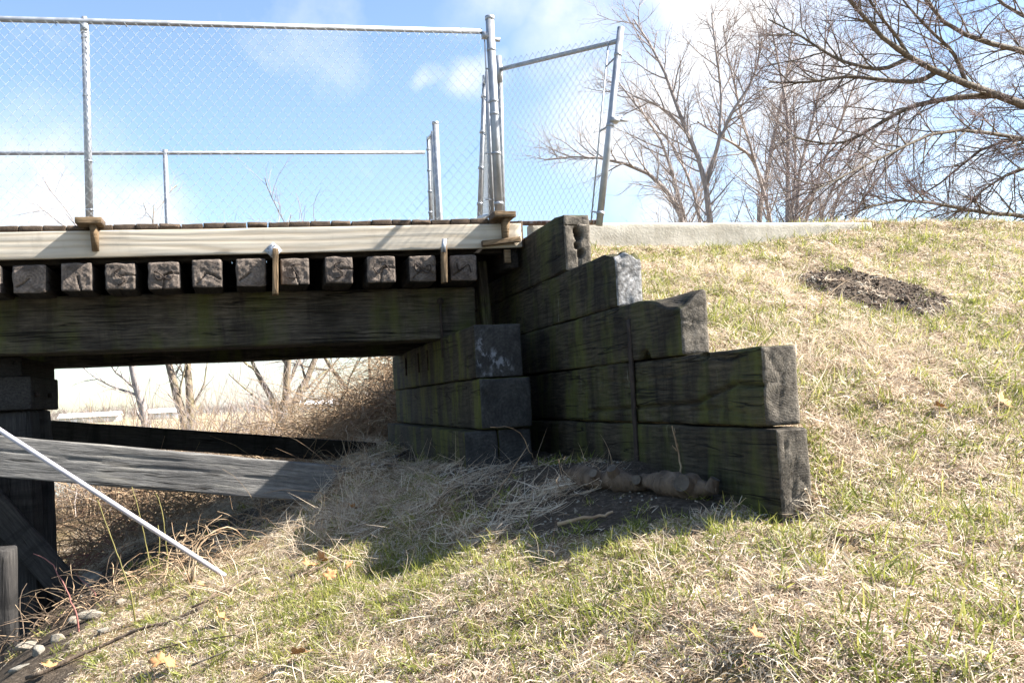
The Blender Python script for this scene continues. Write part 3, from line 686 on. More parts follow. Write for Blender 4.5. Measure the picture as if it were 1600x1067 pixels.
def pole(name, a, b_, r, parent, mat='galv', k=12, cap=True):
    me = MB().tube([a, tuple((np.array(a) + np.array(b_)) / 2), b_], r, k, cap=cap).mesh(name, [M[mat]]); return put(name, me, parent, tuple(-parent.location))
def band(c, r, parent, name='band', ax=(0, 0, 1), hgt=.016, mat='galv'):
    c = np.array(c, float); ax = np.array(ax, float); ax /= np.linalg.norm(ax)
    return put(name, MB().tube([c - ax * hgt / 2, c + ax * hgt / 2], r, 14, cap=True).mesh(name, [M[mat]]), parent, tuple(-parent.location))
fy = 7.05
nf = thing('chain_link_fence', 'tall near chain-link fence along the front edge of the bridge deck', 'fence', (0, fy, 1.35))
pA = onY(140, 345, fy); pAt = onY(137, 27, fy); pE = onY(780, 336, fy); pEt = onY(765, 26, fy)
zr = lambda x: np.interp(x, [-1.6, 1.74], [onY(0, 33, fy)[2], onY(754, 49, fy)[2]]) + (x < -1.6) * (x + 1.6) * .02
pole('post', (pA[0], fy, pA[2]), (pA[0] + .004, fy, zr(pA[0]) - .03), .0255, nf)
pole('post', (pA[0] - 2.95, fy, 1.30), (pA[0] - 2.95, fy, zr(pA[0] - 2.95) - .03), .0255, nf)
pole('end_post', (pE[0], fy, pE[2]), (pEt[0], fy, pEt[2]), .0335, nf, k=16)
band((pEt[0], fy, pEt[2] - .012), .0365, nf, 'post_cap', hgt=.03)
pole('top_rail', (XL, fy, zr(XL)), (1.76, fy, zr(1.76)), .0205, nf)
band((pA[0], fy, zr(pA[0]) - .035), .029, nf, 'loop_cap', hgt=.05); band((pA[0], fy, zr(pA[0]) + .005), .018, nf, 'loop_cap', hgt=.075)
for px_ in (85, 195, 395, 720):
    q = onY(px_, 36, fy); put('wire_tie', MB().tube([(q[0], fy, zr(q[0]) - .001), (q[0] + .004, fy, zr(q[0]) + .001)], .0245, 10).mesh('wire_tie', [M['galv']]), nf, mw=Matrix.Translation(-nf.location) @ TR(0, 0, 0))
for zz in (52, 60, 150, 252, 328):
    q = onY(140, zz, fy); band((pA[0] + .002, fy, q[2]), .0275, nf, hgt=.010)
for zz in (78, 158, 178, 240, 318):
    q = onY(770, zz, fy); xx = np.interp(q[2], [pE[2], pEt[2]], [pE[0], pEt[0]]); band((xx, fy, q[2]), .0365, nf, hgt=.022)
b = MB(); q0 = onY(757, 62, fy - .01); q1 = onY(770, 332, fy - .01); b.tube([q0, q1], .006, 5, cap=True); put('tension_bar', b.mesh('tension_bar', [M['galv']]), nf, tuple(-nf.location))
for zz in (60, 108, 160, 240, 312):
    q = onY(761, zz, fy); b = MB(); b.tube([(q[0] - .015, fy - .012, q[2]), (q[0] + .05, fy - .005, q[2])], .007, 6, cap=True); put('band_clip', b.mesh('band_clip', [M['galv']]), nf, tuple(-nf.location))
b = MB(); q = onY(757, 55, fy); b.box((q[0] - .02, fy - .025, q[2] - .025), (q[0] + .03, fy + .025, q[2] + .02)); b.tube([(q[0] + .03, fy, q[2] - .03), (q[0] + .12, fy, q[2] - .03)], .018, 8, cap=True); put('rail_clamp', b.mesh('rail_clamp', [M['galv']]), nf, tuple(-nf.location))
yb = fy - .032
put('mesh_fabric', link_mesh('mesh_fabric', (XL, yb, 1.352 + dz(XL)), (1.755, yb, 1.36), (1.745, yb, zr(1.75) - .018), (XL, yb, zr(XL) - .018)), nf, tuple(-nf.location))
# far fence
yf = 10.42
ff = thing('chain_link_fence', 'lower far chain-link fence along the back edge of the bridge deck', 'fence', (0, yf, 1.35))
zf = lambda x: np.interp(x, [-2.4, 1.9], [2.69, 2.765]) + (x < -2.4) * (x + 2.4) * .02
for x in (float(onY(258, 237, yf)[0]), float(onY(258, 237, yf)[0]) - 2.9):
    pole('post', (x, yf, 1.33), (x, yf, zf(x) + .03), .024, ff)
e0 = onY(687, 350, yf); e1 = onY(680, 191, yf)
pole('end_post', (e0[0], yf, 1.34), (e1[0], yf, e1[2]), .034, ff, k=14); band((e1[0], yf, e1[2] - .01), .037, ff, 'post_cap', hgt=.03)
pole('top_rail', (XL, yf, zf(XL)), (1.88, yf, zf(1.88)), .0205, ff)
put('mesh_fabric', link_mesh('mesh_fabric', (XL, yf - .03, 1.36), (1.87, yf - .03, 1.36), (1.87, yf - .03, zf(1.87) + .03), (XL, yf - .03, zf(XL) + .03)), ff, tuple(-ff.location))
# swung gate leaf on the right
def gate(name, label, bl, br_, tl, tr, post_t, post_b, group=None, hasrust=True, latch=None):
    g_ = thing(name, label, 'gate', tuple(np.asarray(bl)), group)
    pole('hinge_post', bl, tl, .022, g_); pole('latch_post', post_b, post_t, .026 if hasrust else .022, g_)
    pole('top_rail', tl - (tl - bl) * .03, tr, .019, g_); pole('bottom_rail', bl, br_, .019, g_, 'rust' if hasrust else 'galv')
    up = (tl - bl) / np.linalg.norm(tl - bl)
    n = np.cross(br_ - bl, tl - bl); n /= np.linalg.norm(n)
    off = n * .022
    put('mesh_fabric', link_mesh('mesh_fabric', bl + off, br_ + off + (bl - br_) * .03, tr + off + up * .045 + (tl - tr) * .03, tl + off + up * .035), g_, tuple(-g_.location))
    t0 = br_ + (bl - br_) * .055 + off; t1 = tr + (tl - tr) * .055 + off
    put('tension_bar', MB().tube([t0, t1], .006, 5, cap=True).mesh('tension_bar', [M['wire']]), g_, tuple(-g_.location))
    for s in (.06, .5, .86) if hasrust else (.1, .35, .6, .85):
        c = np.asarray(post_b) * (1 - s) + np.asarray(post_t) * s; t = t0 * (1 - s) + t1 * s
        band(c, .0295, g_, ax=np.asarray(post_t) - np.asarray(post_b), hgt=.022)
        put('band_clip', MB().tube([t, c], .007, 5).mesh('band_clip', [M['galv']]), g_, tuple(-g_.location))
    return g_
Yl, Yr = 7.80, 6.50
g1 = gate('gate_leaf', 'leaning chain-link gate leaf swung out over the grass with a rusty bottom rail', onY(786, 349, Yl), onY(937, 347, Yr), onY(781, 101, Yl), onY(966, 64, Yr), onY(970, 43, Yr), onY(936, 352, Yr))
q = onY(958, 188, Yr); b = MB(); b.box((q[0] - .035, Yr - .035, q[2] - .018), (q[0] + .04, Yr + .035, q[2] + .018)); b.box((q[0] + .035, Yr - .012, q[2] - .006), (q[0] + .115, Yr + .012, q[2] + .010)); b.box((q[0] + .02, Yr - .03, q[2] + .014), (q[0] + .06, Yr - .02, q[2] + .028))
put('latch', b.mesh('latch', [M['galv']], False), g1, tuple(-g1.location))
qq = onY(778, 88, Yl); pole('hinge_stub', onY(780, 130, Yl), qq, .03, g1)
g2 = gate('gate_leaf', 'chain-link gate leaf seen edge-on beside the tall near end post', onY(768, 336, 7.16), onY(749, 340, 8.5), onY(762, 112, 7.16), onY(757, 128, 8.5), onY(757.5, 118, 8.5), onY(749, 341, 8.5), hasrust=False)
g3 = gate('gate_leaf', 'small far gate leaf seen edge-on beside the far end post', onY(682, 345, 10.6), onY(673, 345, 11.8), onY(676, 205, 10.6), onY(669, 216, 11.8), onY(669, 214, 11.8), onY(673, 345, 11.8), hasrust=False)

# ------------------------------------------------------------------ kerb of the path
kb = timber('concrete_kerb', 3.2, .34, .16, [M['concrete'], M['concrete']], .05, .03, .012, .003, 301)
k0 = put('concrete_kerb', kb, None, mw=TR(2.20, 7.46, 1.07) @ Matrix.Rotation(.001, 4, 'Y'))
tag(k0, 'low pale concrete kerb along the top of the grassy bank', 'kerb')
# ------------------------------------------------------------------ white pipe
a = onY(-330, 452, 6.2); bq = hit(352, 905) + np.array([0, 0, .02])
me = MB().tube([a, (a + bq) / 2 + [0, 0, -.012], bq], .0145, 12, cap=True).mesh('pipe', [M['pipe']])
tag(put('pipe', me), 'long thin white pipe slanting down in front of the trestle to the ground', 'pipe')

# ------------------------------------------------------------------ bare trees
class Tree:
    """bare tree grown from hand-laid stems: every stem is a polyline, side branches and twigs follow"""
    def __init__(s, seed): s.r = np.random.RandomState(seed); s.lv = {0: [], 1: [], 2: [], 3: []}
    def resample(s, pts, n):
        pts = np.asarray(pts, float); d = np.concatenate([[0], np.cumsum(np.linalg.norm(np.diff(pts, axis=0), axis=1))])
        t = np.linspace(0, d[-1], n); P = np.stack([np.interp(t, d, pts[:, k]) for k in range(3)], -1)
        Q = P.copy(); Q[1:-1] = (P[:-2] + 2 * P[1:-1] + P[2:]) / 4; return Q, d[-1]
    def stem(s, pts, r0, r1, wob=.02):
        P, L = s.resample(pts, 14); P[1:-1] += s.r.normal(0, wob * L / 6, (12, 3)) * .5
        s.lv[0].append((P, np.linspace(r0, r1, 14))); return P
    def attach(s, pp, Y, dY, r0):
        best = (1e9, Y, r0)
        for P, R in s.lv[0]:
            C = P @ RW; x = 800 + F * C[:, 0] / -C[:, 2]; y = 533 - F * C[:, 1] / -C[:, 2]; d = np.hypot(x - pp[0][0], y - pp[0][1]); k = int(np.argmin(d))
            if d[k] < best[0]: best = (d[k], P[k, 1], R[k], P[k])
        P = pl(best[1], dY, *pp); P[0] = best[3]; return P, min(r0, best[2] * .85)
    def child(s, P, R, t, L, ang, N, up, jit, rr):
        i = min(int(t * (len(P) - 1)), len(P) - 2); f = t * (len(P) - 1) - i
        p = P[i] * (1 - f) + P[i + 1] * f; T = P[i + 1] - P[i]; T = T / np.linalg.norm(T); r = (R[i] * (1 - f) + R[i + 1] * f)
        a = s.r.normal(0, 1, 3); a -= T * (a @ T); a /= np.linalg.norm(a) + 1e-9
        d = T * math.cos(ang) + a * math.sin(ang); st = L / (N - 1); out = [p]
        for k in range(N - 1):
            d = d + np.array([0, 0, up]) + s.r.normal(0, jit, 3); d /= np.linalg.norm(d); p = p + d * st; out.append(p)
        return np.array(out), np.linspace(min(r * .7, rr), max(rr * .28, .0022), N)
    def grow(s, n1, L1, n2, L2, n3, L3, up=.05, ang=.75, r1=.03, r2=.012, r3=.005, t0=.25):
        for P, R in s.lv[0]:
            Ls = np.linalg.norm(np.diff(P, axis=0), axis=1).sum(); k = max(2, int(n1 * Ls))
            for q in range(k):
                t = t0 + (1 - t0) * (q + s.r.rand()) / k
                s.lv[1].append(s.child(P, R, min(t, .995), L1 * s.r.uniform(.5, 1.2) * (1.15 - .5 * t), ang * s.r.uniform(.6, 1.3), 7, up, .10, r1))
        for P, R in s.lv[1]:
            for q in range(n2): s.lv[2].append(s.child(P, R, .12 + .87 * (q + s.r.rand()) / n2, L2 * s.r.uniform(.4, 1.2), ang * s.r.uniform(.6, 1.3), 5, up, .13, r2))
        for P, R in s.lv[2]:
            for q in range(n3): s.lv[3].append(s.child(P, R, .1 + .9 * s.r.rand(), L3 * s.r.uniform(.4, 1.2), ang * s.r.uniform(.6, 1.3), 4, up, .16, r3))
    def build(s, name, label, base, trunkmat, twigmat, group=None, cat='tree'):
        o = thing(name, label, cat, tuple(base), group)
        b = MB()
        for P, R in s.lv[0]: b.tube(P, R, 9)
        put('trunk', b.mesh('trunk', [M[trunkmat]]), o, tuple(-o.location))
        b = MB()
        for l, k, m in ((1, 5, 0), (2, 4, 1), (3, 3, 1)):
            if s.lv[l]:
                V, Q = tubes(np.array([p for p, _ in s.lv[l]]), np.array([r for _, r in s.lv[l]]), k); b.add(V, Q, m)
        put('crown', b.mesh('crown', [M[trunkmat], M[twigmat]]), o, tuple(-o.location)); return o
def pl(Y, dY, *pp):
    n = len(pp); return np.array([onY(x, y, Y + dY * i / max(1, n - 1)) for i, (x, y) in enumerate(pp)])
def ground_stub(P, Yv=None):
    """carry a stem down to the ground below its first point"""
    q = P[0].copy(); q[2] = float(h(q[0], q[1])) - .1; return np.vstack([q, P])
# group beyond the bank, above the kerb
def trees_right():
    spec = [
     (11, 27, 'bare_tree', 'grey bare tree with a low arching limb, just right of the leaning gate leaf', [((1072, 352), (1060, 318), (1040, 290), (1003, 258), (965, 250), (905, 240), (850, 250)), ((1072, 352), (1062, 300), (1045, 250), (1022, 190), (985, 160), (960, 120)), ((1098, 352), (1085, 300), (1060, 235), (1035, 205), (1010, 175))]),
     (12, 25, 'bare_tree', 'grey bare tree forking into a tall Y above the pale kerb', [((1110, 352), (1106, 270), (1085, 225), (1063, 195), (1050, 130), (1025, 80), (990, 30)), ((1107, 272), (1125, 215), (1150, 165), (1180, 120), (1190, 60)), ((1128, 215), (1128, 150), (1120, 90), (1112, 20)), ((1063, 195), (1030, 165), (990, 150))]),
     (13, 29, 'bare_tree', 'thicker bare tree with crossed stems between the tall Y tree and thin clump', [((1182, 352), (1190, 300), (1203, 250), (1215, 180), (1235, 100), (1240, 20)), ((1207, 352), (1198, 315), (1188, 290), (1172, 220), (1155, 165), (1140, 110), (1130, 40)), ((1190, 296), (1172, 240), (1130, 215), (1090, 190))]),
     (14, 24, 'bare_tree', 'clump of thin upright bare stems behind the kerb', [((1230, 352), (1229, 270), (1234, 200), (1222, 120), (1205, 40)), ((1243, 352), (1246, 290), (1262, 210), (1285, 130), (1290, 40)), ((1255, 352), (1275, 290), (1300, 220), (1330, 150), (1350, 80)), ((1237, 352), (1240, 300), (1246, 240), (1240, 150))]),
     (15, 31, 'bare_tree', 'slanting thin bare stems where the kerb runs into the grass', [((1290, 352), (1310, 300), (1345, 250), (1390, 190), (1420, 120)), ((1275, 352), (1290, 310), (1330, 245), (1350, 180)), ((1320, 352), (1345, 310), (1395, 250), (1440, 200))])]
    for seed, Y, nm, lab, stems in spec:
        T = Tree(seed); base = None
        for k, st in enumerate(stems):
            thick = (.15 if k == 0 else .11) * (.75 if seed in (14, 15) else 1)
            if st[0][1] > 345: P = ground_stub(pl(Y, T.r.uniform(-2, 2) if k else .6, *st))
            else: P, thick = T.attach(st, Y, T.r.uniform(-2, 2), thick)
            if base is None: base = P[0]
            T.stem(P, thick, .022)
        T.grow(2.6, 2.0, 7, .95, 4, .45, up=.05, r1=.028, r2=.010, r3=.0052, t0=.3)
        T.build(nm, lab, base, 'bark', 'twig', 'bare trees beyond the kerb')
trees_right()
def big_tree():
    T = Tree(21); Y = 12.5; tr = onY(1890, 330, Y + .5)
    base = np.array([tr[0], tr[1], float(h(tr[0], tr[1])) - .1]); trunk = np.array([base, base + [-.05, 0, 1.3], base + [-.1, 0, 2.6], base + [.05, .1, 4.2], base + [.0, .1, 6.]])
    T.lv[0].append((T.resample(trunk, 14)[0], np.linspace(.34, .16, 14)))
    limbs = [(.105, .022, 0, -1.2, (1860, 290), (1720, 215), (1640, 180), (1560, 148), (1490, 122), (1430, 100), (1400, 82), (1370, 50), (1325, 2), (1300, -40)),
             (.055, .012, -.5, .8, (1545, 150), (1490, 152), (1420, 165), (1380, 190), (1320, 225), (1288, 227), (1240, 214)),
             (.085, .02, .3, -1.0, (1870, 240), (1740, 150), (1640, 95), (1560, 68), (1480, 48), (1440, 0), (1420, -50)),
             (.07, .02, .6, .5, (1870, 180), (1700, 70), (1610, 30), (1560, 5), (1520, -40)),
             (.05, .01, -.4, -1.6, (1860, 290), (1720, 245), (1620, 222), (1545, 204), (1460, 200), (1400, 235), (1340, 262), (1270, 300)),
             (.05, .01, .5, 1.4, (1860, 310), (1720, 250), (1600, 212), (1530, 226), (1505, 262), (1460, 292), (1400, 330)),
             (.055, .012, -.3, -1.0, (1870, 345), (1740, 345), (1640, 340), (1560, 336), (1490, 324), (1420, 306), (1360, 318), (1320, 338)),
             (.04, .010, .2, -.6, (1740, 300), (1650, 262), (1590, 262), (1540, 292), (1500, 330), (1480, 345)),
             (.045, .012, 0, .9, (1480, 118), (1440, 130), (1380, 125), (1320, 118), (1260, 130), (1200, 128)),
             (.04, .010, -.2, .5, (1425, 98), (1380, 112), (1310, 95), (1250, 55), (1200, 30)),
             (.035, .010, .1, -.5, (1508, 118), (1490, 80), (1450, 45), (1410, 0), (1390, -30)),
             (.03, .010, .2, -.3, (1426, 95), (1400, 55), (1370, 20), (1350, -20))]
    for r0, r1, y0, dy, *pp in limbs:
        if pp[0][0] > 1800: T.stem(pl(Y + y0 * .3, dy, *pp), r0, r1, .012)
        else:
            P, r0 = T.attach(pp, Y, dy, r0); T.stem(P, r0, r1, .012)
    T.grow(5.5, 1.25, 6, .55, 5, .24, up=.0, ang=.7, r1=.014, r2=.006, r3=.0034, t0=.22)
    T.build('overhanging_tree', 'big dark spreading bare tree reaching in from the right edge', base, 'bark_dark', 'twig_dark')
big_tree()
def trees_under():
    spec = [(31, 24, 'leaning bare tree seen under the bridge, leftmost of the trunks', [((232, 662), (215, 610), (205, 570), (190, 500), (175, 420), (100, 330))]),
            (32, 26, 'pair of bare trunks seen under the bridge left of centre', [((292, 668), (275, 610), (262, 565), (245, 480), (238, 400), (240, 320)), ((300, 666), (295, 600), (292, 560), (300, 480), (330, 380))]),
            (33, 23, 'forked lichen-yellow bare tree seen under the bridge above the brown brush', [((445, 655), (448, 610), (452, 565), (450, 480), (440, 400), (455, 335)), ((452, 645), (475, 600), (492, 560), (520, 500), (550, 430)), ((438, 648), (420, 615), (395, 570), (370, 500))]),
            (34, 30, 'slender bare tree seen under the bridge close to the stacked timbers', [((560, 640), (535, 595), (505, 560), (480, 480), (470, 400)), ((575, 640), (580, 600), (575, 560), (590, 480))])]
    for seed, Y, lab, stems in spec:
        T = Tree(seed); base = None
        for k, st in enumerate(stems):
            P = ground_stub(pl(Y, T.r.uniform(-.5, 1.5), *st)); base = P[0] if base is None else base
            th = .02 * Y / 24 * (7 if seed != 34 else 3.5); T.stem(P, th, .008)
        T.grow(1.5, 1.9, 6, .9, 3, .45, up=.03, r1=.035, r2=.012, r3=.006, t0=.2)
        T.build('bare_tree', lab, base, 'bark_y' if seed != 31 else 'bark', 'twig', 'bare trees on the bank behind the bridge')
trees_under()

# ------------------------------------------------------------------ brush, canes, brambles
def arcs(n, centre, spread, L, r, seed, N=7, rise=.9, droop=.22, hfun=None):
    q = np.random.RandomState(seed); c = np.asarray(centre, float)
    X = c[0] + q.normal(0, 1, n) * spread[0]; Y = c[1] + q.normal(0, 1, n) * spread[1]; Z = h(X, Y)
    az = q.uniform(0, 6.28, n); el = q.uniform(.1, rise, n); d = np.stack([np.cos(az) * np.cos(el), np.sin(az) * np.cos(el), np.sin(el)], -1)
    p = np.stack([X, Y, Z + q.uniform(-.02, .25, n) * spread[2]], -1); Ls = L * q.uniform(.4, 1.3, n); P = [p]
    for k in range(N - 1):
        d = d + q.normal(0, .20, (n, 3)); d[:, 2] -= droop * q.uniform(.3, 1.2, n); d /= np.linalg.norm(d, axis=1, keepdims=True); p = p + d * (Ls / (N - 1))[:, None]
        zz = h(p[:, 0], p[:, 1]) + .01; p[:, 2] = np.maximum(p[:, 2], zz); P.append(p)
    P = np.stack(P, 1); R = (r * q.uniform(.5, 1.4, n))[:, None] * np.linspace(1, .35, N)[None]
    return tubes(P, R, 3)
def brush(label, parts, mats):
    b = MB()
    for a, m in parts: b.add(*a, m)
    return tag(put('brush', b.mesh('brush', [M[k] for k in mats])), label, 'brush', kind='stuff')
c1 = onY(520, 655, 15.5); c1b = onY(590, 640, 14); c1c = onY(420, 668, 17)
brush('sunlit brown tangle of dead vines behind the stacked abutment timbers', [(arcs(2600, c1, (1.1, .9, 2.2), 1.5, .006, 1), 0), (arcs(2000, c1b, (.6, .8, 2.6), 1.3, .006, 2), 0), (arcs(1600, c1c, (1.3, 1.0, 1.7), 1.3, .006, 3), 1)], ['dry', 'straw'])
c4 = onY(250, 672, 19); c5 = onY(360, 668, 20)
brush('pale haze of bare shrub twigs standing between the trunks behind the bridge', [(arcs(1700, c4, (1.6, 1.2, 1.5), 1.7, .006, 11, rise=1.5, droop=.02), 0), (arcs(1900, c5, (1.6, 1.2, 1.5), 2.0, .006, 12, rise=1.5, droop=.02), 1)], ['dry', 'twig'])
c2 = hit(210, 800); c2b = hit(330, 775)
brush('brown tangle of dry brambles along the river edge below the grey brace', [(arcs(2000, (-2.1, 10.8, 0), (.7, .9, 1.1), .8, .0045, 5), 0), (arcs(1800, (-1.0, 11.6, 0), (.8, .9, 1.0), .8, .0045, 6), 0), (arcs(900, (-2.3, 9.6, 0), (.5, .6, 1.2), .7, .004, 7), 1)], ['dry', 'redcane'])
c6 = hit(230, 905); c7 = hit(120, 960); c8 = hit(400, 830)
brush('thin dead twigs littering the dark shaded bank by the trestle foot', [(arcs(140, c6, (.45, .35, .3), .45, .0035, 21), 0), (arcs(90, c7, (.25, .3, .3), .4, .0035, 22), 1), (arcs(120, c8, (.4, .4, .3), .4, .003, 23), 0)], ['dry', 'root'])
def stick(name, label, cat, pts, r, mat='dry', group=None, taper=.4, k=6, jit=.006, sides=()):
    P = np.asarray(pts, float); q = np.random.RandomState(abs(hash(label)) % 9999 if False else len(label) * 7 + int(abs(P[0, 0]) * 100))
    T = Tree(1); Q, L = T.resample(P, max(8, len(P) * 3)); Q[1:-1] += q.normal(0, jit, (len(Q) - 2, 3))
    b = MB().tube(Q, np.linspace(r, r * taper, len(Q)), k, cap=True)
    if isinstance(sides, str):
        m0 = Q[len(Q) // 2]; sides = [[m0, m0 + [-.2, 0, .14], m0 + [-.5, .05, .36]], [m0, m0 + [.1, 0, .12], m0 + [.17, .05, .28]]]
    for s_ in sides:
        S_, _ = T.resample(np.asarray(s_, float), 7); S_[1:] += q.normal(0, jit, (6, 3)); b.tube(S_, np.linspace(r * .6, r * .2, 7), 5, cap=True)
    o = put(name, b.mesh(name, [M[mat]])); return tag(o, label, cat, group)
def gp(*pp, lift=.015): return [hit(x, y) + np.array([0, 0, lift]) for x, y in pp]
def up(base, *pp):
    """points in the vertical plane through a ground point, at its distance"""
    g0 = hit(*base); return [g0 - [0, 0, .03]] + [onY(x, y, g0[1] + .03 * i) for i, (x, y) in enumerate(pp)]
G_ = 'yellow-green canes under the bridge'
for base, pts, lab in (((213, 975), ((205, 925), (198, 905), (185, 870), (165, 815), (152, 780)), 'tallest leaning yellow-green cane beside the black trestle'),
                       ((240, 905), ((236, 890), (228, 850), (215, 790), (206, 760)), 'upright yellow-green cane crossing behind the white pipe'),
                       ((244, 902), ((246, 880), (250, 850), (247, 820)), 'short yellow-green cane forking from the upright cane'),
                       ((262, 905), ((262, 870), (258, 830), (250, 780), (243, 770)), 'thin yellow-green cane just right of the forked cane')):
    stick('cane', lab, 'cane', up(base, *pts), .0052, 'cane', G_, .5, 6, .0012)
stick('bramble', 'reddish arching bramble stem in front of the black trestle', 'bramble', up((125, 985), (118, 955), (105, 925), (90, 895), (78, 875), (52, 864)), .006, 'redcane', None, .35, 6, .004, [up((125, 985), (150, 930), (140, 915), (115, 893))[1:]])
stick('bramble', 'thin reddish sapling standing in front of the dark far brace', 'bramble', up((188, 770), (178, 690), (165, 640), (152, 610), (143, 595)), .007, 'redcane', None, .3, 6, .003, 'sap')
bs = [up((300, 912), *pp) for pp in (((280, 870), (270, 850), (275, 825), (268, 815)), ((290, 870), (310, 840), (340, 820), (372, 835), (388, 840)), ((260, 870), (230, 868), (205, 885)), ((300, 870), (315, 835), (330, 815), (347, 805)))]
for k in range(12):
    q = np.random.RandomState(300 + k); x0, y0 = q.uniform(225, 350), q.uniform(825, 875); a = q.uniform(-1.2, 1.2); Lq = q.uniform(18, 55); gY = hit(300, 912)[1] + q.uniform(-.1, .2)
    bs.append([onY(x0, y0, gY), onY(x0 + Lq * .5 * math.cos(a), y0 - Lq * .5 * math.sin(a) - 4, gY + .03), onY(x0 + Lq * math.cos(a), y0 - Lq * math.sin(a) + 6, gY)])
stick('bramble', 'dead tan bramble bush bent over below the white pipe', 'bramble', up((300, 912), (302, 880), (312, 850), (335, 828), (360, 822), (380, 838)), .008, 'dry', None, .4, 6, .006, bs)
stick('fallen_branch', 'long grey fallen branch lying in the grass from the lower left corner', 'branch', gp((40, 1066), (120, 1030), (215, 990), (300, 965), (350, 925), (400, 900), (470, 880), (555, 862), lift=.02), .010, 'root', None, .5, 7, .006, [gp((300, 965), (345, 945), (390, 915), (420, 890), lift=.05)])
stick('fallen_branch', 'thin forked grey twig among the brown leaves on the grass', 'branch', gp((455, 915), (490, 900), (525, 880), (552, 866), (556, 856), lift=.03), .006, 'root', None, .5, 6, .004, [gp((520, 884), (540, 905), (600, 900), lift=.03)])
stick('fallen_branch', 'slender grey twig near the bottom edge left of centre', 'branch', gp((230, 1030), (330, 1005), (400, 1000), (440, 985), lift=.03), .005, 'root', None, .4, 6, .006)
stick('fallen_branch', 'dark thin twig curving over the grass at lower left', 'branch', gp((300, 1060), (360, 1035), (370, 1010), (420, 985), lift=.05), .004, 'bark_dark', None, .4, 6, .006)
stick('stick', 'short grey stick on the shaded soil left of the abutment', 'stick', gp((582, 733), (610, 722), (634, 712), lift=.03), .011, 'bark', None, .7, 7, .003)
stick('stick', 'tan stick lying on the shaded earth in front of the wing wall', 'stick', gp((872, 826), (905, 818), (945, 812), (958, 806), lift=.02), .010, 'dry', None, .6, 7, .003)
stick('stick', 'thin brown stick on the grass beside the lowest timber end', 'stick', gp((1236, 812), (1258, 803), (1278, 793), lift=.03), .006, 'dry', None, .6, 6, .003)
stick('stick', 'thin straight tan stalk on the grass at bottom right of centre', 'stick', gp((1300, 838), (1350, 845), (1420, 855), lift=.03), .005, 'dry', None, .6, 6, .003)
wy = hit(1064, 762)[1]
stick('dead_stalk', 'dead forked weed stalk standing up against the wing wall', 'stalk', [onY(1066, 752, wy), onY(1062, 720, wy), onY(1057, 695, wy), onY(1050, 664, wy)], .006, 'dry', None, .4, 6, .002, [[onY(1059, 700, wy), onY(1055, 680, wy), onY(1054, 668, wy)], [onY(1058, 704, wy), onY(1050, 694, wy)]])
cy = hit(770, 800)[1]
stick('dead_stalk', 'long thin dead stalk leaning across the dark corner by the abutment', 'stalk', [onY(760, 792, cy), onY(790, 750, cy + .1), onY(826, 694, cy + .2)], .004, 'dry', None, .5, 5, .004, [[onY(824, 697, cy + .2), onY(815, 675, cy + .2), onY(790, 663, cy + .2), onY(765, 668, cy + .2)], [onY(824, 697, cy + .2), onY(836, 720, cy + .2)]])

# ------------------------------------------------------------------ pruned root at the foot of the wall
def root():
    ps = gp((885, 752), (925, 762), (965, 766), (1005, 767), (1045, 772), (1080, 777), (1122, 782), lift=.045)
    T = Tree(5); Q, L = T.resample(ps, 34); q = np.random.RandomState(4)
    r = np.interp(np.linspace(0, 1, 34), [0, .1, .25, .38, .45, .55, .65, .8, .9, 1], [.015, .036, .058, .044, .056, .036, .034, .064, .046, .015])
    o = thing('pruned_root', 'gnarled brown root with sawn-off stubs lying at the foot of the wing wall', 'root', tuple(Q[17] - [0, 0, .05]))
    V, F4 = tubes(Q[None], r[None], 14); V = V + V * 0; n = (fbm(V, 14, 3) + .6 * vn(V, 40, 8))[:, None]; V = V + (V - np.repeat(Q, 14, 0)) * n * .33
    put('root_body', mesh_of('root_body', V, F4, [M['root']]), o, tuple(-o.location))
    for px, py, dx, dy, dz_, rad in ((928, 748, -.6, -.5, .45, .026), (955, 742, -.45, -.4, .75, .030), (992, 748, -.7, -.6, .25, .027), (1068, 760, -.75, -.6, .35, .046), (1096, 758, .3, -.3, .8, .026)):
        k = np.argmin([abs(800 + F * (RW.T @ p)[0] / -(RW.T @ p)[2] - px - 10) for p in Q]); p = Q[k]; d = np.array([dx, dy, dz_]); d /= np.linalg.norm(d)
        e = p + d * (r[k] + .030)
        st = put('stub', MB().tube([p, p + d * r[k] * .8, e], [rad * 1.5, rad * 1.1, rad * .85], 12).mesh('stub', [M['root']]), o, tuple(-o.location))
        w = Vector(d).to_track_quat('X', 'Z').to_matrix().to_4x4()
        an = np.linspace(0, 6.2832, 13)[:-1]; Vc = np.vstack([[0.002, 0, 0], np.stack([0 * an, np.cos(an) * rad * .85, np.sin(an) * rad * .85], -1)])
        put('cut_face', mesh_of('cut_face', Vc, [[0, 1 + i, 1 + (i + 1) % 12] for i in range(12)], [M['cut']], smooth=False), st, mw=Matrix.Translation(e + d * .001) @ w)
root()

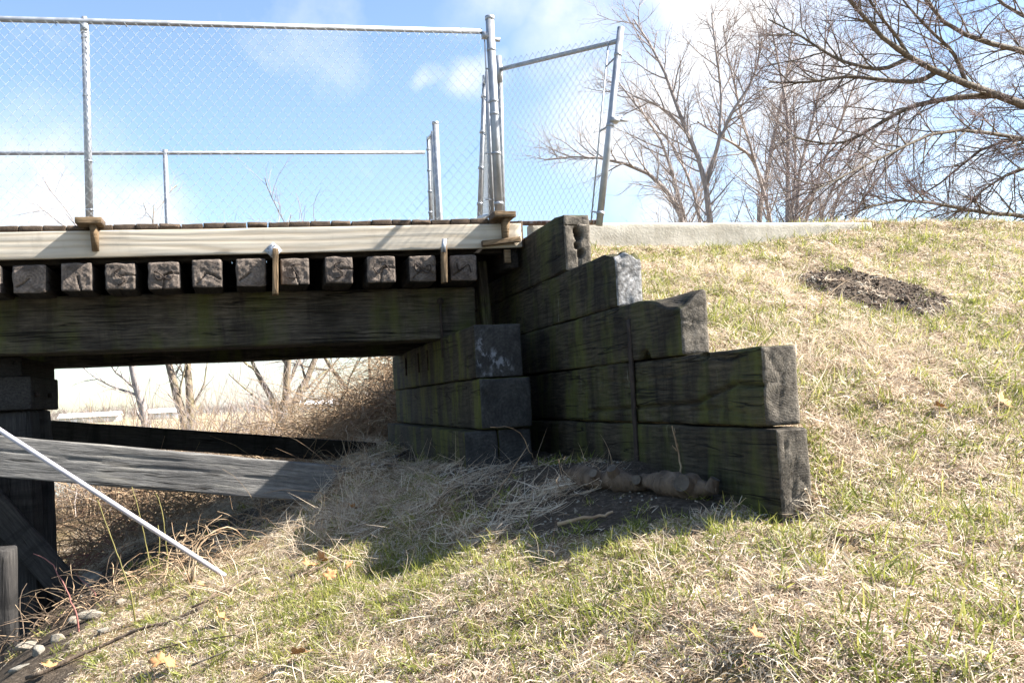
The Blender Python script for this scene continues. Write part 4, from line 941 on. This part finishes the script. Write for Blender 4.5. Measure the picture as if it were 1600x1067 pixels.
# ------------------------------------------------------------------ stones, clods, leaves
def rock_mesh(seed, mat, n=14, flat=.7):
    q = np.random.RandomState(seed); u = np.linspace(0, math.pi, n); v = np.linspace(0, 2 * math.pi, n * 2 + 1)[:-1]
    U, Vv = np.meshgrid(u, v, indexing='ij'); P = np.stack([np.sin(U) * np.cos(Vv), np.sin(U) * np.sin(Vv), np.cos(U)], -1).reshape(-1, 3)
    for k in range(9):                                   # planes knock facets off
        d = q.normal(0, 1, 3); d /= np.linalg.norm(d); c = q.uniform(.38, .72); t = P @ d; P = P - np.maximum(t - c, 0)[:, None] * d
    P = P * (1 + .10 * vn(P, 2.2, seed)[:, None] + .03 * vn(P, 7, seed + 1)[:, None]); P[:, 2] *= flat
    a, b = n, n * 2; Q = np.array([[i * b + j, (i + 1) * b + j, (i + 1) * b + (j + 1) % b, i * b + (j + 1) % b] for i in range(a - 1) for j in range(b)])
    return mesh_of('rock', P, Q, [M[mat]])
def rock(px, py, size, label, mat='stone', seed=1, squash=(1, 1, 1), name='rock', group=None, rot=0):
    p = hit(px, py); o = put(name, rock_mesh(seed, mat), None, tuple(p + np.array([0, 0, size * .15]))); o.scale = (size * squash[0], size * squash[1], size * squash[2]); o.rotation_euler = (0, .1, rot)
    return tag(o, label, 'rock', group)
rock(124, 925, .20, 'large grey boulder beside the foot of the black trestle pile', 'stone', 3, (1.1, 1, 1))
rock(147, 965, .070, 'pale angular stone in the sun by the trestle foot', 'pale_stone', 5, (1.3, .8, .8))
rock(45, 1012, .085, 'flat pale stone on the soil beside the grey post stub', 'pale_stone', 6, (1.4, .9, .5))
rock(60, 1020, .05, 'small grey stone next to the flat pale stone', 'stone', 7)
rock(118, 972, .045, 'small pale stone in shade left of the angular stone', 'pale_stone', 8)
rock(172, 862, .05, 'small grey stone half buried in the dark bank under the bridge', 'stone', 9)
rock(1347, 486, .062, 'pale stone lying on the dark dug-up soil', 'pale_stone', 11, (1.2, .8, .8))
rock(1040, 818, .016, 'tiny white pebble on the shaded soil before the wall', 'pale_stone', 12)
rock(900, 800, .020, 'small whitish stone on the shaded ground left of the root', 'pale_stone', 13, (.7, .7, 1.6))
for k_, (px_, py_, sz_, lb_) in enumerate(((90, 1000, .05, 'tan chunk of rubble between the flat stone and the angular stone'), (165, 985, .04, 'small rubble piece just right of the angular pale stone'), (205, 880, .045, 'dark stone in the shade among the canes'), (30, 1045, .05, 'rubble stone at the lower left corner'), (190, 940, .035, 'small stone beside the tallest cane'))):
    rock(px_, py_, sz_, lb_, 'stone' if k_ % 2 else 'pale_stone', 80 + k_, (1.2, .9, .8), rot=k_)
rock(820, 385 + 345, .03, 'small stone by the lowest abutment timber', 'stone', 14)
def clods():
    q = np.random.RandomState(2); base = [rock_mesh(40 + k, 'soil', 5) for k in range(3)]; b = MB()
    src = []
    for m in base:
        V = np.zeros(len(m.vertices) * 3); m.vertices.foreach_get('co', V); Qf = np.array([list(p.vertices) for p in m.polygons]); src.append((V.reshape(-1, 3), Qf))
    n = 0
    while n < 3600:
        X = MOUND[0] + q.uniform(-.95, .95); Y = MOUND[1] + q.uniform(-.75, .75); e = float(mound_e(np.array(X), np.array(Y)))
        if e < -.3 + q.uniform(-.2, .7): continue
        s_ = q.uniform(.003, .011) * (2.2 if q.rand() < .06 else 1); V, Qf = src[n % 3]; a = q.uniform(0, 6.28); R = np.array([[math.cos(a), -math.sin(a), 0], [math.sin(a), math.cos(a), 0], [0, 0, 1]])
        b.add((V * s_) @ R.T + [X, Y, float(h(X, Y)) + s_ * .3], Qf, 1 if q.rand() < .10 else 0); n += 1
    tag(put('loose_soil', b.mesh('loose_soil', [M['soil'], M['stone']])), 'dark crumbly heap of dug-up soil on the grassy bank', 'soil', kind='stuff')
clods()
def gravel():
    q = np.random.RandomState(6); b = MB(); src = []
    for k in range(3):
        m = rock_mesh(60 + k, 'stone', 4); V = np.zeros(len(m.vertices) * 3); m.vertices.foreach_get('co', V); src.append((V.reshape(-1, 3), np.array([list(p.vertices) for p in m.polygons])))
    X = np.concatenate([q.normal(.95, .35, 900), q.uniform(.6, 2.0, 1300), q.uniform(-1.6, 1.2, 700)]); Y = np.concatenate([q.normal(6.3, .45, 900), q.uniform(4.0, 6.6, 1300), q.uniform(6.6, 9, 700)]); Z = h(X, Y)
    for i in range(len(X)):
        if X[i] > 1.97: continue
        s_ = q.uniform(.003, .011); V, Qf = src[i % 3]; b.add(V * s_ + [X[i], Y[i], Z[i] + s_ * .2], Qf, int(q.rand() < .45))
    tag(put('gravel', b.mesh('gravel', [M['soil'], M['stone']])), 'pale bits of gravel scattered over the shaded bare earth', 'gravel', kind='stuff')
gravel()
def leaf_mesh(seed):
    q = np.random.RandomState(seed); a = np.linspace(0, 2 * math.pi, 49)[:-1]
    lob = .62 + .30 * np.abs(np.cos(a * 2.5)) ** 1.5 + .07 * np.cos(a * 15) + .04 * q.normal(0, 1, 48); lob[22:27] *= .75
    ring = np.stack([np.cos(a) * lob, np.sin(a) * lob * .9], -1); V = [[0, 0]] + (ring * .5).tolist() + ring.tolist(); V = np.array(V)
    c1_, c2_ = q.uniform(.2, .55), q.uniform(-.3, .4)
    z = c1_ * V[:, 1] ** 2 + c2_ * V[:, 0] ** 2 + .10 * np.abs(V[:, 1]) + .05 * np.cos(np.arctan2(V[:, 1], V[:, 0]) * 5) * np.hypot(V[:, 0], V[:, 1])
    Fs = [[0, 1 + i, 1 + (i + 1) % 48] for i in range(48)] + [[1 + i, 49 + i, 49 + (i + 1) % 48, 1 + (i + 1) % 48] for i in range(48)]
    P = np.column_stack([V, z]); P2 = P - [0, 0, .012]; n = len(P)
    Fs2 = Fs + [[n + k for k in f_[::-1]] for f_ in Fs] + [[49 + i, n + 49 + i, n + 49 + (i + 1) % 48, 49 + (i + 1) % 48] for i in range(48)]
    return mesh_of('fallen_leaf', np.vstack([P, P2]), Fs2, [M['leaf']])
leaves = [(1565, 642, .062, 'large curled brown leaf on the grass at the right edge', (.9, .2, .3)), (1468, 650, .035, 'small brown leaf left of the large curled leaf', (.5, -.2, 2)),
          (484, 896, .052, 'flat tan leaf in the leaf cluster below the fallen branch', (.3, .1, 1)), (504, 884, .045, 'upright red-brown leaf at the top of the leaf cluster', (1.0, .3, 2.2)), (516, 912, .042, 'curled brown leaf at the lower right of the leaf cluster', (.7, -.4, .4)), (545, 898, .036, 'narrow tan leaf right of the leaf cluster by the twig', (1.1, .2, 4)),
          (470, 1036, .050, 'tan leaf near the bottom edge left of centre', (.4, .2, 2.5)), (344, 978, .050, 'orange-tan leaf beside the long fallen branch', (.8, .1, 1.4)), (250, 1048, .055, 'orange leaf at the bottom edge on the left', (.4, -.2, .2)), (265, 1052, .04, 'small brown leaf touching the orange leaf at the bottom edge', (.9, .1, 1)), (78, 1055, .04, 'brown leaf on the soil at the lower left corner', (.3, .1, .7)),
          (552, 803, .045, 'dark brown leaf in the shade by the sunken brace end', (.6, .1, 2.1)), (315, 925, .03, 'small yellow leaf near the end of the white pipe', (.5, .2, 1.0)), (1180, 1015, .03, 'small crumpled brown leaf in the foreground grass', (.6, .2, .4))]
for i, (px, py, s_, lab, ro) in enumerate(leaves):
    p = hit(px, py); o = put('fallen_leaf', leaf_mesh(500 + i), None, tuple(p + np.array([0, -.01, .045])), ro); o.scale = (s_,) * 3; tag(o, lab, 'leaf', 'fallen brown leaves')

# ------------------------------------------------------------------ grass
def blades(n, L, W_, lean, curl, spread, seed, seg=4, flat=False, zlift=.0):
    """n curved ribbon blades -> verts, quads, tint"""
    q = np.random.RandomState(seed); az = q.uniform(0, 6.2832, n); r = np.sqrt(q.rand(n)) * spread; fa = q.uniform(0, 6.2832, n)
    p = np.stack([r * np.cos(fa), r * np.sin(fa), q.uniform(-.005, .012, n) + zlift * q.rand(n)], -1); Ls = L * q.uniform(.45, 1.25, n); th = np.clip(q.normal(lean, .28, n), -.25, 1.5)
    d = np.stack([np.cos(az) * np.cos(th), np.sin(az) * np.cos(th), np.sin(th)], -1); w = W_ * q.uniform(.6, 1.3, n)
    pts = [p]; dd = d; cu = curl * q.normal(1, .7, n); sw = q.normal(0, .30, n)
    for k in range(seg):
        p = p + dd * (Ls / seg)[:, None]; p[:, 2] = np.maximum(p[:, 2], .002 + .004 * (k % 2)); pts.append(p)
        side = np.stack([-dd[:, 1], dd[:, 0], 0 * az], -1); dd = dd + side * sw[:, None]; dd[:, 2] -= cu; dd = dd / np.linalg.norm(dd, axis=1, keepdims=True)
    P = np.stack(pts, 1); ro = q.uniform(-.9, .9, n)
    sd = np.stack([-np.sin(az) * np.cos(ro), np.cos(az) * np.cos(ro), np.sin(ro)], -1)[:, None] * (w[:, None] * np.array([.75, 1, .9, .6, .12][:seg + 1] if seg == 4 else np.linspace(1, .12, seg + 1))[None])[..., None] * .5
    V = np.stack([P - sd, P + sd], 2).reshape(-1, 3); N_ = seg + 1
    b, s_ = np.meshgrid(np.arange(n), np.arange(seg), indexing='ij'); k = (b * N_ + s_) * 2; Q = np.stack([k, k + 1, k + 3, k + 2], -1).reshape(-1, 4)
    t = np.repeat(q.rand(n), N_ * 2); return V, Q, t
def tuft(name, parts):
    b = MB(); ts = []
    for (V, Q, t), m in parts: b.add(V, Q, m); ts.append(t)
    me = b.mesh(name, [M['straw'], M['green']]); at = me.attributes.new('tint', 'FLOAT', 'POINT'); at.data.foreach_set('value', np.concatenate(ts).astype(np.float32)); return bpy.data.objects.new(name, me)
KIND = {'straw': [], 'green': [], 'mix': [], 'long': [], 'drift': []}
for v in range(4):
    KIND['straw'].append(tuft('tuft', [(blades(52, .085, .0042, .22, .26, .11, 700 + v), 0), (blades(22, .04, .0038, .65, .3, .09, 720 + v), 0)]))
    KIND['green'].append(tuft('tuft', [(blades(16, .09, .0058, .90, .17, .05, 740 + v), 1), (blades(9, .045, .0050, .7, .15, .06, 745 + v), 1), (blades(12, .07, .0048, .4, .25, .07, 760 + v), 0)]))
    KIND['mix'].append(tuft('tuft', [(blades(36, .06, .0042, .26, .3, .09, 780 + v), 0), (blades(13, .055, .0050, .75, .22, .09, 800 + v), 1)]))
    KIND['long'].append(tuft('tuft', [(blades(26, .24, .0040, .55, .12, .09, 820 + v), 0)]))
    KIND['drift'].append(tuft('tuft', [(blades(26, .24, .0036, .0, .05, .17, 840 + v, zlift=.012), 0)]))
def scatter(name, kinds, X, Y, sc, idx, label, tilt=.12):
    Z = h(X, Y); n = normal(X, Y); q = np.random.RandomState(len(X)); n = n + q.normal(0, tilt, n.shape) * [1, 1, 0]; n /= np.linalg.norm(n, axis=1, keepdims=True)
    c = q.uniform(-math.pi, math.pi, len(X))
    nx = n[:, 0] * np.cos(c) + n[:, 1] * np.sin(c); ny = -n[:, 0] * np.sin(c) + n[:, 1] * np.cos(c)
    rot = np.stack([-np.arcsin(np.clip(ny, -1, 1)), np.arctan2(nx, n[:, 2]), c], -1)
    me = bpy.data.meshes.new(name); me.vertices.add(len(X)); me.vertices.foreach_set('co', np.stack([X, Y, Z - .004], -1).ravel())
    a = me.attributes.new('rot', 'FLOAT_VECTOR', 'POINT'); a.data.foreach_set('vector', rot.astype(np.float32).ravel())
    a = me.attributes.new('scl', 'FLOAT', 'POINT'); a.data.foreach_set('value', sc.astype(np.float32)); a = me.attributes.new('idx', 'INT', 'POINT'); a.data.foreach_set('value', idx.astype(np.int32))
    o = put(name, me); ng = bpy.data.node_groups.new(name, 'GeometryNodeTree')
    ng.interface.new_socket('Geometry', in_out='INPUT', socket_type='NodeSocketGeometry'); ng.interface.new_socket('Geometry', in_out='OUTPUT', socket_type='NodeSocketGeometry')
    N_ = ng.nodes; L_ = ng.links; gi = N_.new('NodeGroupInput'); go = N_.new('NodeGroupOutput'); ip = N_.new('GeometryNodeInstanceOnPoints'); jn = N_.new('GeometryNodeJoinGeometry')
    for t in reversed(kinds):
        oi = N_.new('GeometryNodeObjectInfo'); oi.inputs['Object'].default_value = t; oi.inputs['As Instance'].default_value = True; L_.new(oi.outputs['Geometry'], jn.inputs[0])
    def na(nm, ty):
        x_ = N_.new('GeometryNodeInputNamedAttribute'); x_.data_type = ty; x_.inputs['Name'].default_value = nm; return x_.outputs[0]
    L_.new(gi.outputs[0], ip.inputs['Points']); L_.new(jn.outputs[0], ip.inputs['Instance']); ip.inputs['Pick Instance'].default_value = True
    L_.new(na('idx', 'INT'), ip.inputs['Instance Index']); L_.new(na('rot', 'FLOAT_VECTOR'), ip.inputs['Rotation']); L_.new(na('scl', 'FLOAT'), ip.inputs['Scale']); L_.new(ip.outputs[0], go.inputs[0])
    md = o.modifiers.new('grass', 'NODES'); md.node_group = ng
    return tag(o, label, 'grass', kind='stuff')
def area(n, x0, x1, y0, y1, seed):
    q = np.random.RandomState(seed); return q.uniform(x0, x1, n), q.uniform(y0, y1, n), q
def clear(X, Y):   # not inside timbers, kerb, path
    ok = ~((X > 1.97) & (X < 2.19) & (Y > 3.45)); ok &= ~((X > 1.36) & (X < 1.99) & (Y > 6.1)); ok &= ~((X > 2.1) & (Y > 7.43) & (X < 4.3)); ok &= ~((X > -1.95) & (X < -1.45) & (Y > 6.55) & (Y < 8.4)); return ok
def grass_all():
    X, Y, q = area(60000, -2.6, 9.0, .9, 8.2, 1); P = np.stack([X, Y, 0 * X], -1); s = soil_mask(X, Y)
    dens = np.where(Y > 5.5, .6, 1.0) * np.where(Y < 1.6, .5, 1)
    keep = clear(X, Y) & (q.rand(len(X)) < dens) & (q.rand(len(X)) > np.clip(s * 1.5, 0, np.where(X > 2.2, .975, .985))) & ~((X < 2) & (Y > 7.0))
    X, Y, P = X[keep], Y[keep], P[keep]; n = .6 * vn(P, 1.0, 31) + .5 * vn(P, 3.1, 32) + .35 * vn(P, 8, 33); u = q.rand(len(X))
    kind = np.where(u < .46 - .44 * n, 0, np.where(u < .78 - .26 * n, 2, 1)); thin = vn(P, 2.3, 35) + .6 * vn(P, 6.5, 36)
    kp = q.rand(len(X)) > np.clip((thin - .3) * 1.5, 0, .85); X, Y, kind = X[kp], Y[kp], kind[kp]; v = q.randint(0, 4, len(X))
    sc = q.uniform(.6, 1.1, len(X)) * np.where(kind == 1, 1.05, 1) * (1 - .3 * sst((2.1 - X) / .5) * sst((Y - 3.0) / .6))
    scatter('grass', KIND['straw'] + KIND['green'] + KIND['mix'], X, Y, sc, kind * 4 + v, 'matted dead straw mixed with new green grass over the bank')
    # long dead grass: below the soil heap, at the wall foot, drifts under the bridge
    L1 = []
    for px, py, sx, sy, n_ in ((1340, 545, .5, .22, 150), (1180, 440, .4, .2, 50), (1400, 590, .4, .25, 40), (560, 800, .18, .22, 60), (530, 745, .1, .1, 30), (1260, 650, .1, .3, 40)):
        c = hit(px, py); L1.append((c[0] + q.normal(0, sx, n_), c[1] + q.normal(0, sy, n_)))
    L1.append((q.uniform(-.4, 8, 700), q.uniform(1.6, 6.8, 700)))
    c = hit(560, 770); L1.append((c[0] + q.normal(0, .12, 22), c[1] - .12 + q.normal(0, .1, 22)))
    X = np.concatenate([a for a, _ in L1]); Y = np.concatenate([b for _, b in L1]); k = clear(X, Y) & (soil_mask(X, Y) < .4 + (X < 1) * .6) & (mound_e(X, Y) < .15); X, Y = X[k], Y[k]
    scatter('long_grass', KIND['long'], X, Y, q.uniform(.4, .85, len(X)), q.randint(0, 4, len(X)), 'long pale dead grass leaning over the bank', .35)
    L1 = []
    for px, py, sx, sy, n_ in ((640, 790, .42, .42, 55), (720, 780, .36, .3, 32), (560, 830, .34, .34, 50), (480, 800, .3, .35, 50), (830, 790, .2, .2, 30), (620, 730, .25, .3, 40), (880, 760, .1, .12, 12)):
        c = hit(px, py); L1.append((c[0] + q.normal(0, sx, n_), c[1] + q.normal(0, sy, n_)))
    X = np.concatenate([a for a, _ in L1]); Y = np.concatenate([b for _, b in L1]); k = clear(X, Y) & (X < 1.6); X, Y = X[k], Y[k]
    scatter('dead_grass', KIND['drift'], X, Y, q.uniform(.6, 1.15, len(X)), q.randint(0, 4, len(X)), 'grey drift of flattened dead stalks in the shade before the abutment', .10)
    X, Y, q = area(900, -2.5, 1.9, 3.9, 9, 9); P = np.stack([X, Y, 0 * X], -1); k = clear(X, Y) & (vn(P, 1.7, 44) > .25); X, Y = X[k], Y[k]
    c = hit(640, 700); X = np.concatenate([X, c[0] + q.normal(0, .22, 90)]); Y = np.concatenate([Y, c[1] + q.normal(0, .2, 90)]); k = clear(X, Y); X, Y = X[k], Y[k]
    scatter('grass', KIND['green'], X, Y, q.uniform(.5, 1.1, len(X)), q.randint(0, 4, len(X)), 'sparse green grass sprouting from the shaded soil under the bridge')
grass_all()
def litter():
    q = np.random.RandomState(77); X = q.uniform(-3.0, 1.3, 2600); Y = q.uniform(8.6, 17, 2600); k = h(X, Y) > -2.15; X, Y = X[k], Y[k]
    k = clear(X, Y); X, Y = X[k], Y[k]
    scatter('dead_grass', KIND['straw'] + KIND['drift'], X, Y, q.uniform(.8, 1.5, len(X)), q.randint(0, 8, len(X)), 'dry straw litter on the bank behind the bridge', .3)
litter()

# ------------------------------------------------------------------ far side of the river
M['roof'], _nt, _b = new_mat('white metal roof', .5); g = G(_nt); g.out(_b, g.ramp(g.noise(g.coord((.2, .2, .2)), 1, 3), [(.3, (.72, .73, .74)), (.7, (.82, .82, .82))]))
M['wallw'], _nt, _b = new_mat('pale shed wall', .7); g = G(_nt); g.out(_b, g.ramp(g.noise(g.coord((.2, .2, .2)), 1, 3), [(.3, (.42, .43, .42)), (.7, (.55, .55, .53))]))
M['wood'], _nt, _b = new_mat('far bare wood', .95); g = G(_nt); g.out(_b, g.ramp(g.noise(g.coord((.05, .05, .2)), 2, 6), [(.3, (.12, .105, .10)), (.7, (.25, .215, .195))]))
def shed(px0, px1, pyr, Y, hgt, label):
    a = onY(px0, pyr, Y); b_ = onY(px1, pyr, Y); z0 = float(h(a[0], Y)) - .1; L = b_[0] - a[0]; o = thing('farm_building', label, 'building', (a[0], Y, z0), 'white buildings across the river'); zt = z0 + hgt
    bb = MB(); bb.box((0, 0, 0), (L, 11, hgt * .62)); put('wall', bb.mesh('wall', [M['wallw']], False), o)
    V = np.array([[-.6, -.8, hgt * .60], [L + .6, -.8, hgt * .60], [L + .6, 5.5, hgt], [-.6, 5.5, hgt], [-.6, 11.8, hgt * .60], [L + .6, 11.8, hgt * .60]]); V = np.vstack([V, V + [0, 0, .15]])
    Q = [[0, 3, 2, 1], [3, 4, 5, 2], [6, 7, 8, 9], [9, 8, 11, 10], [0, 1, 7, 6], [4, 10, 11, 5], [0, 6, 9, 3], [3, 9, 10, 4], [1, 2, 8, 7], [2, 5, 11, 8]]
    put('roof', mesh_of('roof', V, Q, [M['roof']], smooth=False), o)
    for k in range(3):
        w = MB(); w.box((L * (.2 + .27 * k), -.06, 0), (L * (.2 + .27 * k) + 2.2, -.005, hgt * .42)); put('door', w.mesh('door', [M['roof']], False), o)
shed(92, 185, 650, 420, 4.2, 'long low white-roofed building across the river, left of the bare trunks')
shed(232, 282, 648, 440, 4.6, 'white-roofed building across the river seen between the bare trunks')
shed(470, 520, 640, 460, 5.0, 'white building across the river glimpsed through the brush')
def far_wood():
    q = np.random.RandomState(8); n = 5200; X = q.uniform(-900, 1000, n); Y = q.uniform(560, 800, n); Z = h(X, Y); hh = q.uniform(6, 13, n) * (.75 + .35 * vn(np.stack([X, Y, 0 * X], -1), .012, 2))
    tr = tubes(np.stack([np.stack([X, Y, Z - .2], -1), np.stack([X, Y, Z + hh * .6], -1), np.stack([X + q.normal(0, .5, n), Y, Z + hh], -1)], 1), np.stack([.15 + 0 * X, .10 + 0 * X, .04 + 0 * X], -1), 3)
    b = MB().add(*tr); m = 60000; i = q.randint(0, n, m); f = q.uniform(.3, 1, m); p0 = np.stack([X[i], Y[i], Z[i] + hh[i] * f * .8], -1); a = q.uniform(0, 6.28, m); L = hh[i] * q.uniform(.15, .4, m)
    p1 = p0 + np.stack([np.cos(a) * L, np.sin(a) * L, L * q.uniform(.4, 1.2, m)], -1); b.add(*tubes(np.stack([p0, p1], 1), np.stack([.13 + 0 * a, .05 + 0 * a], -1), 3))
    tag(put('distant_wood', b.mesh('distant_wood', [M['wood']])), 'hazy band of bare woodland on the horizon across the river', 'woodland', kind='stuff')
far_wood()
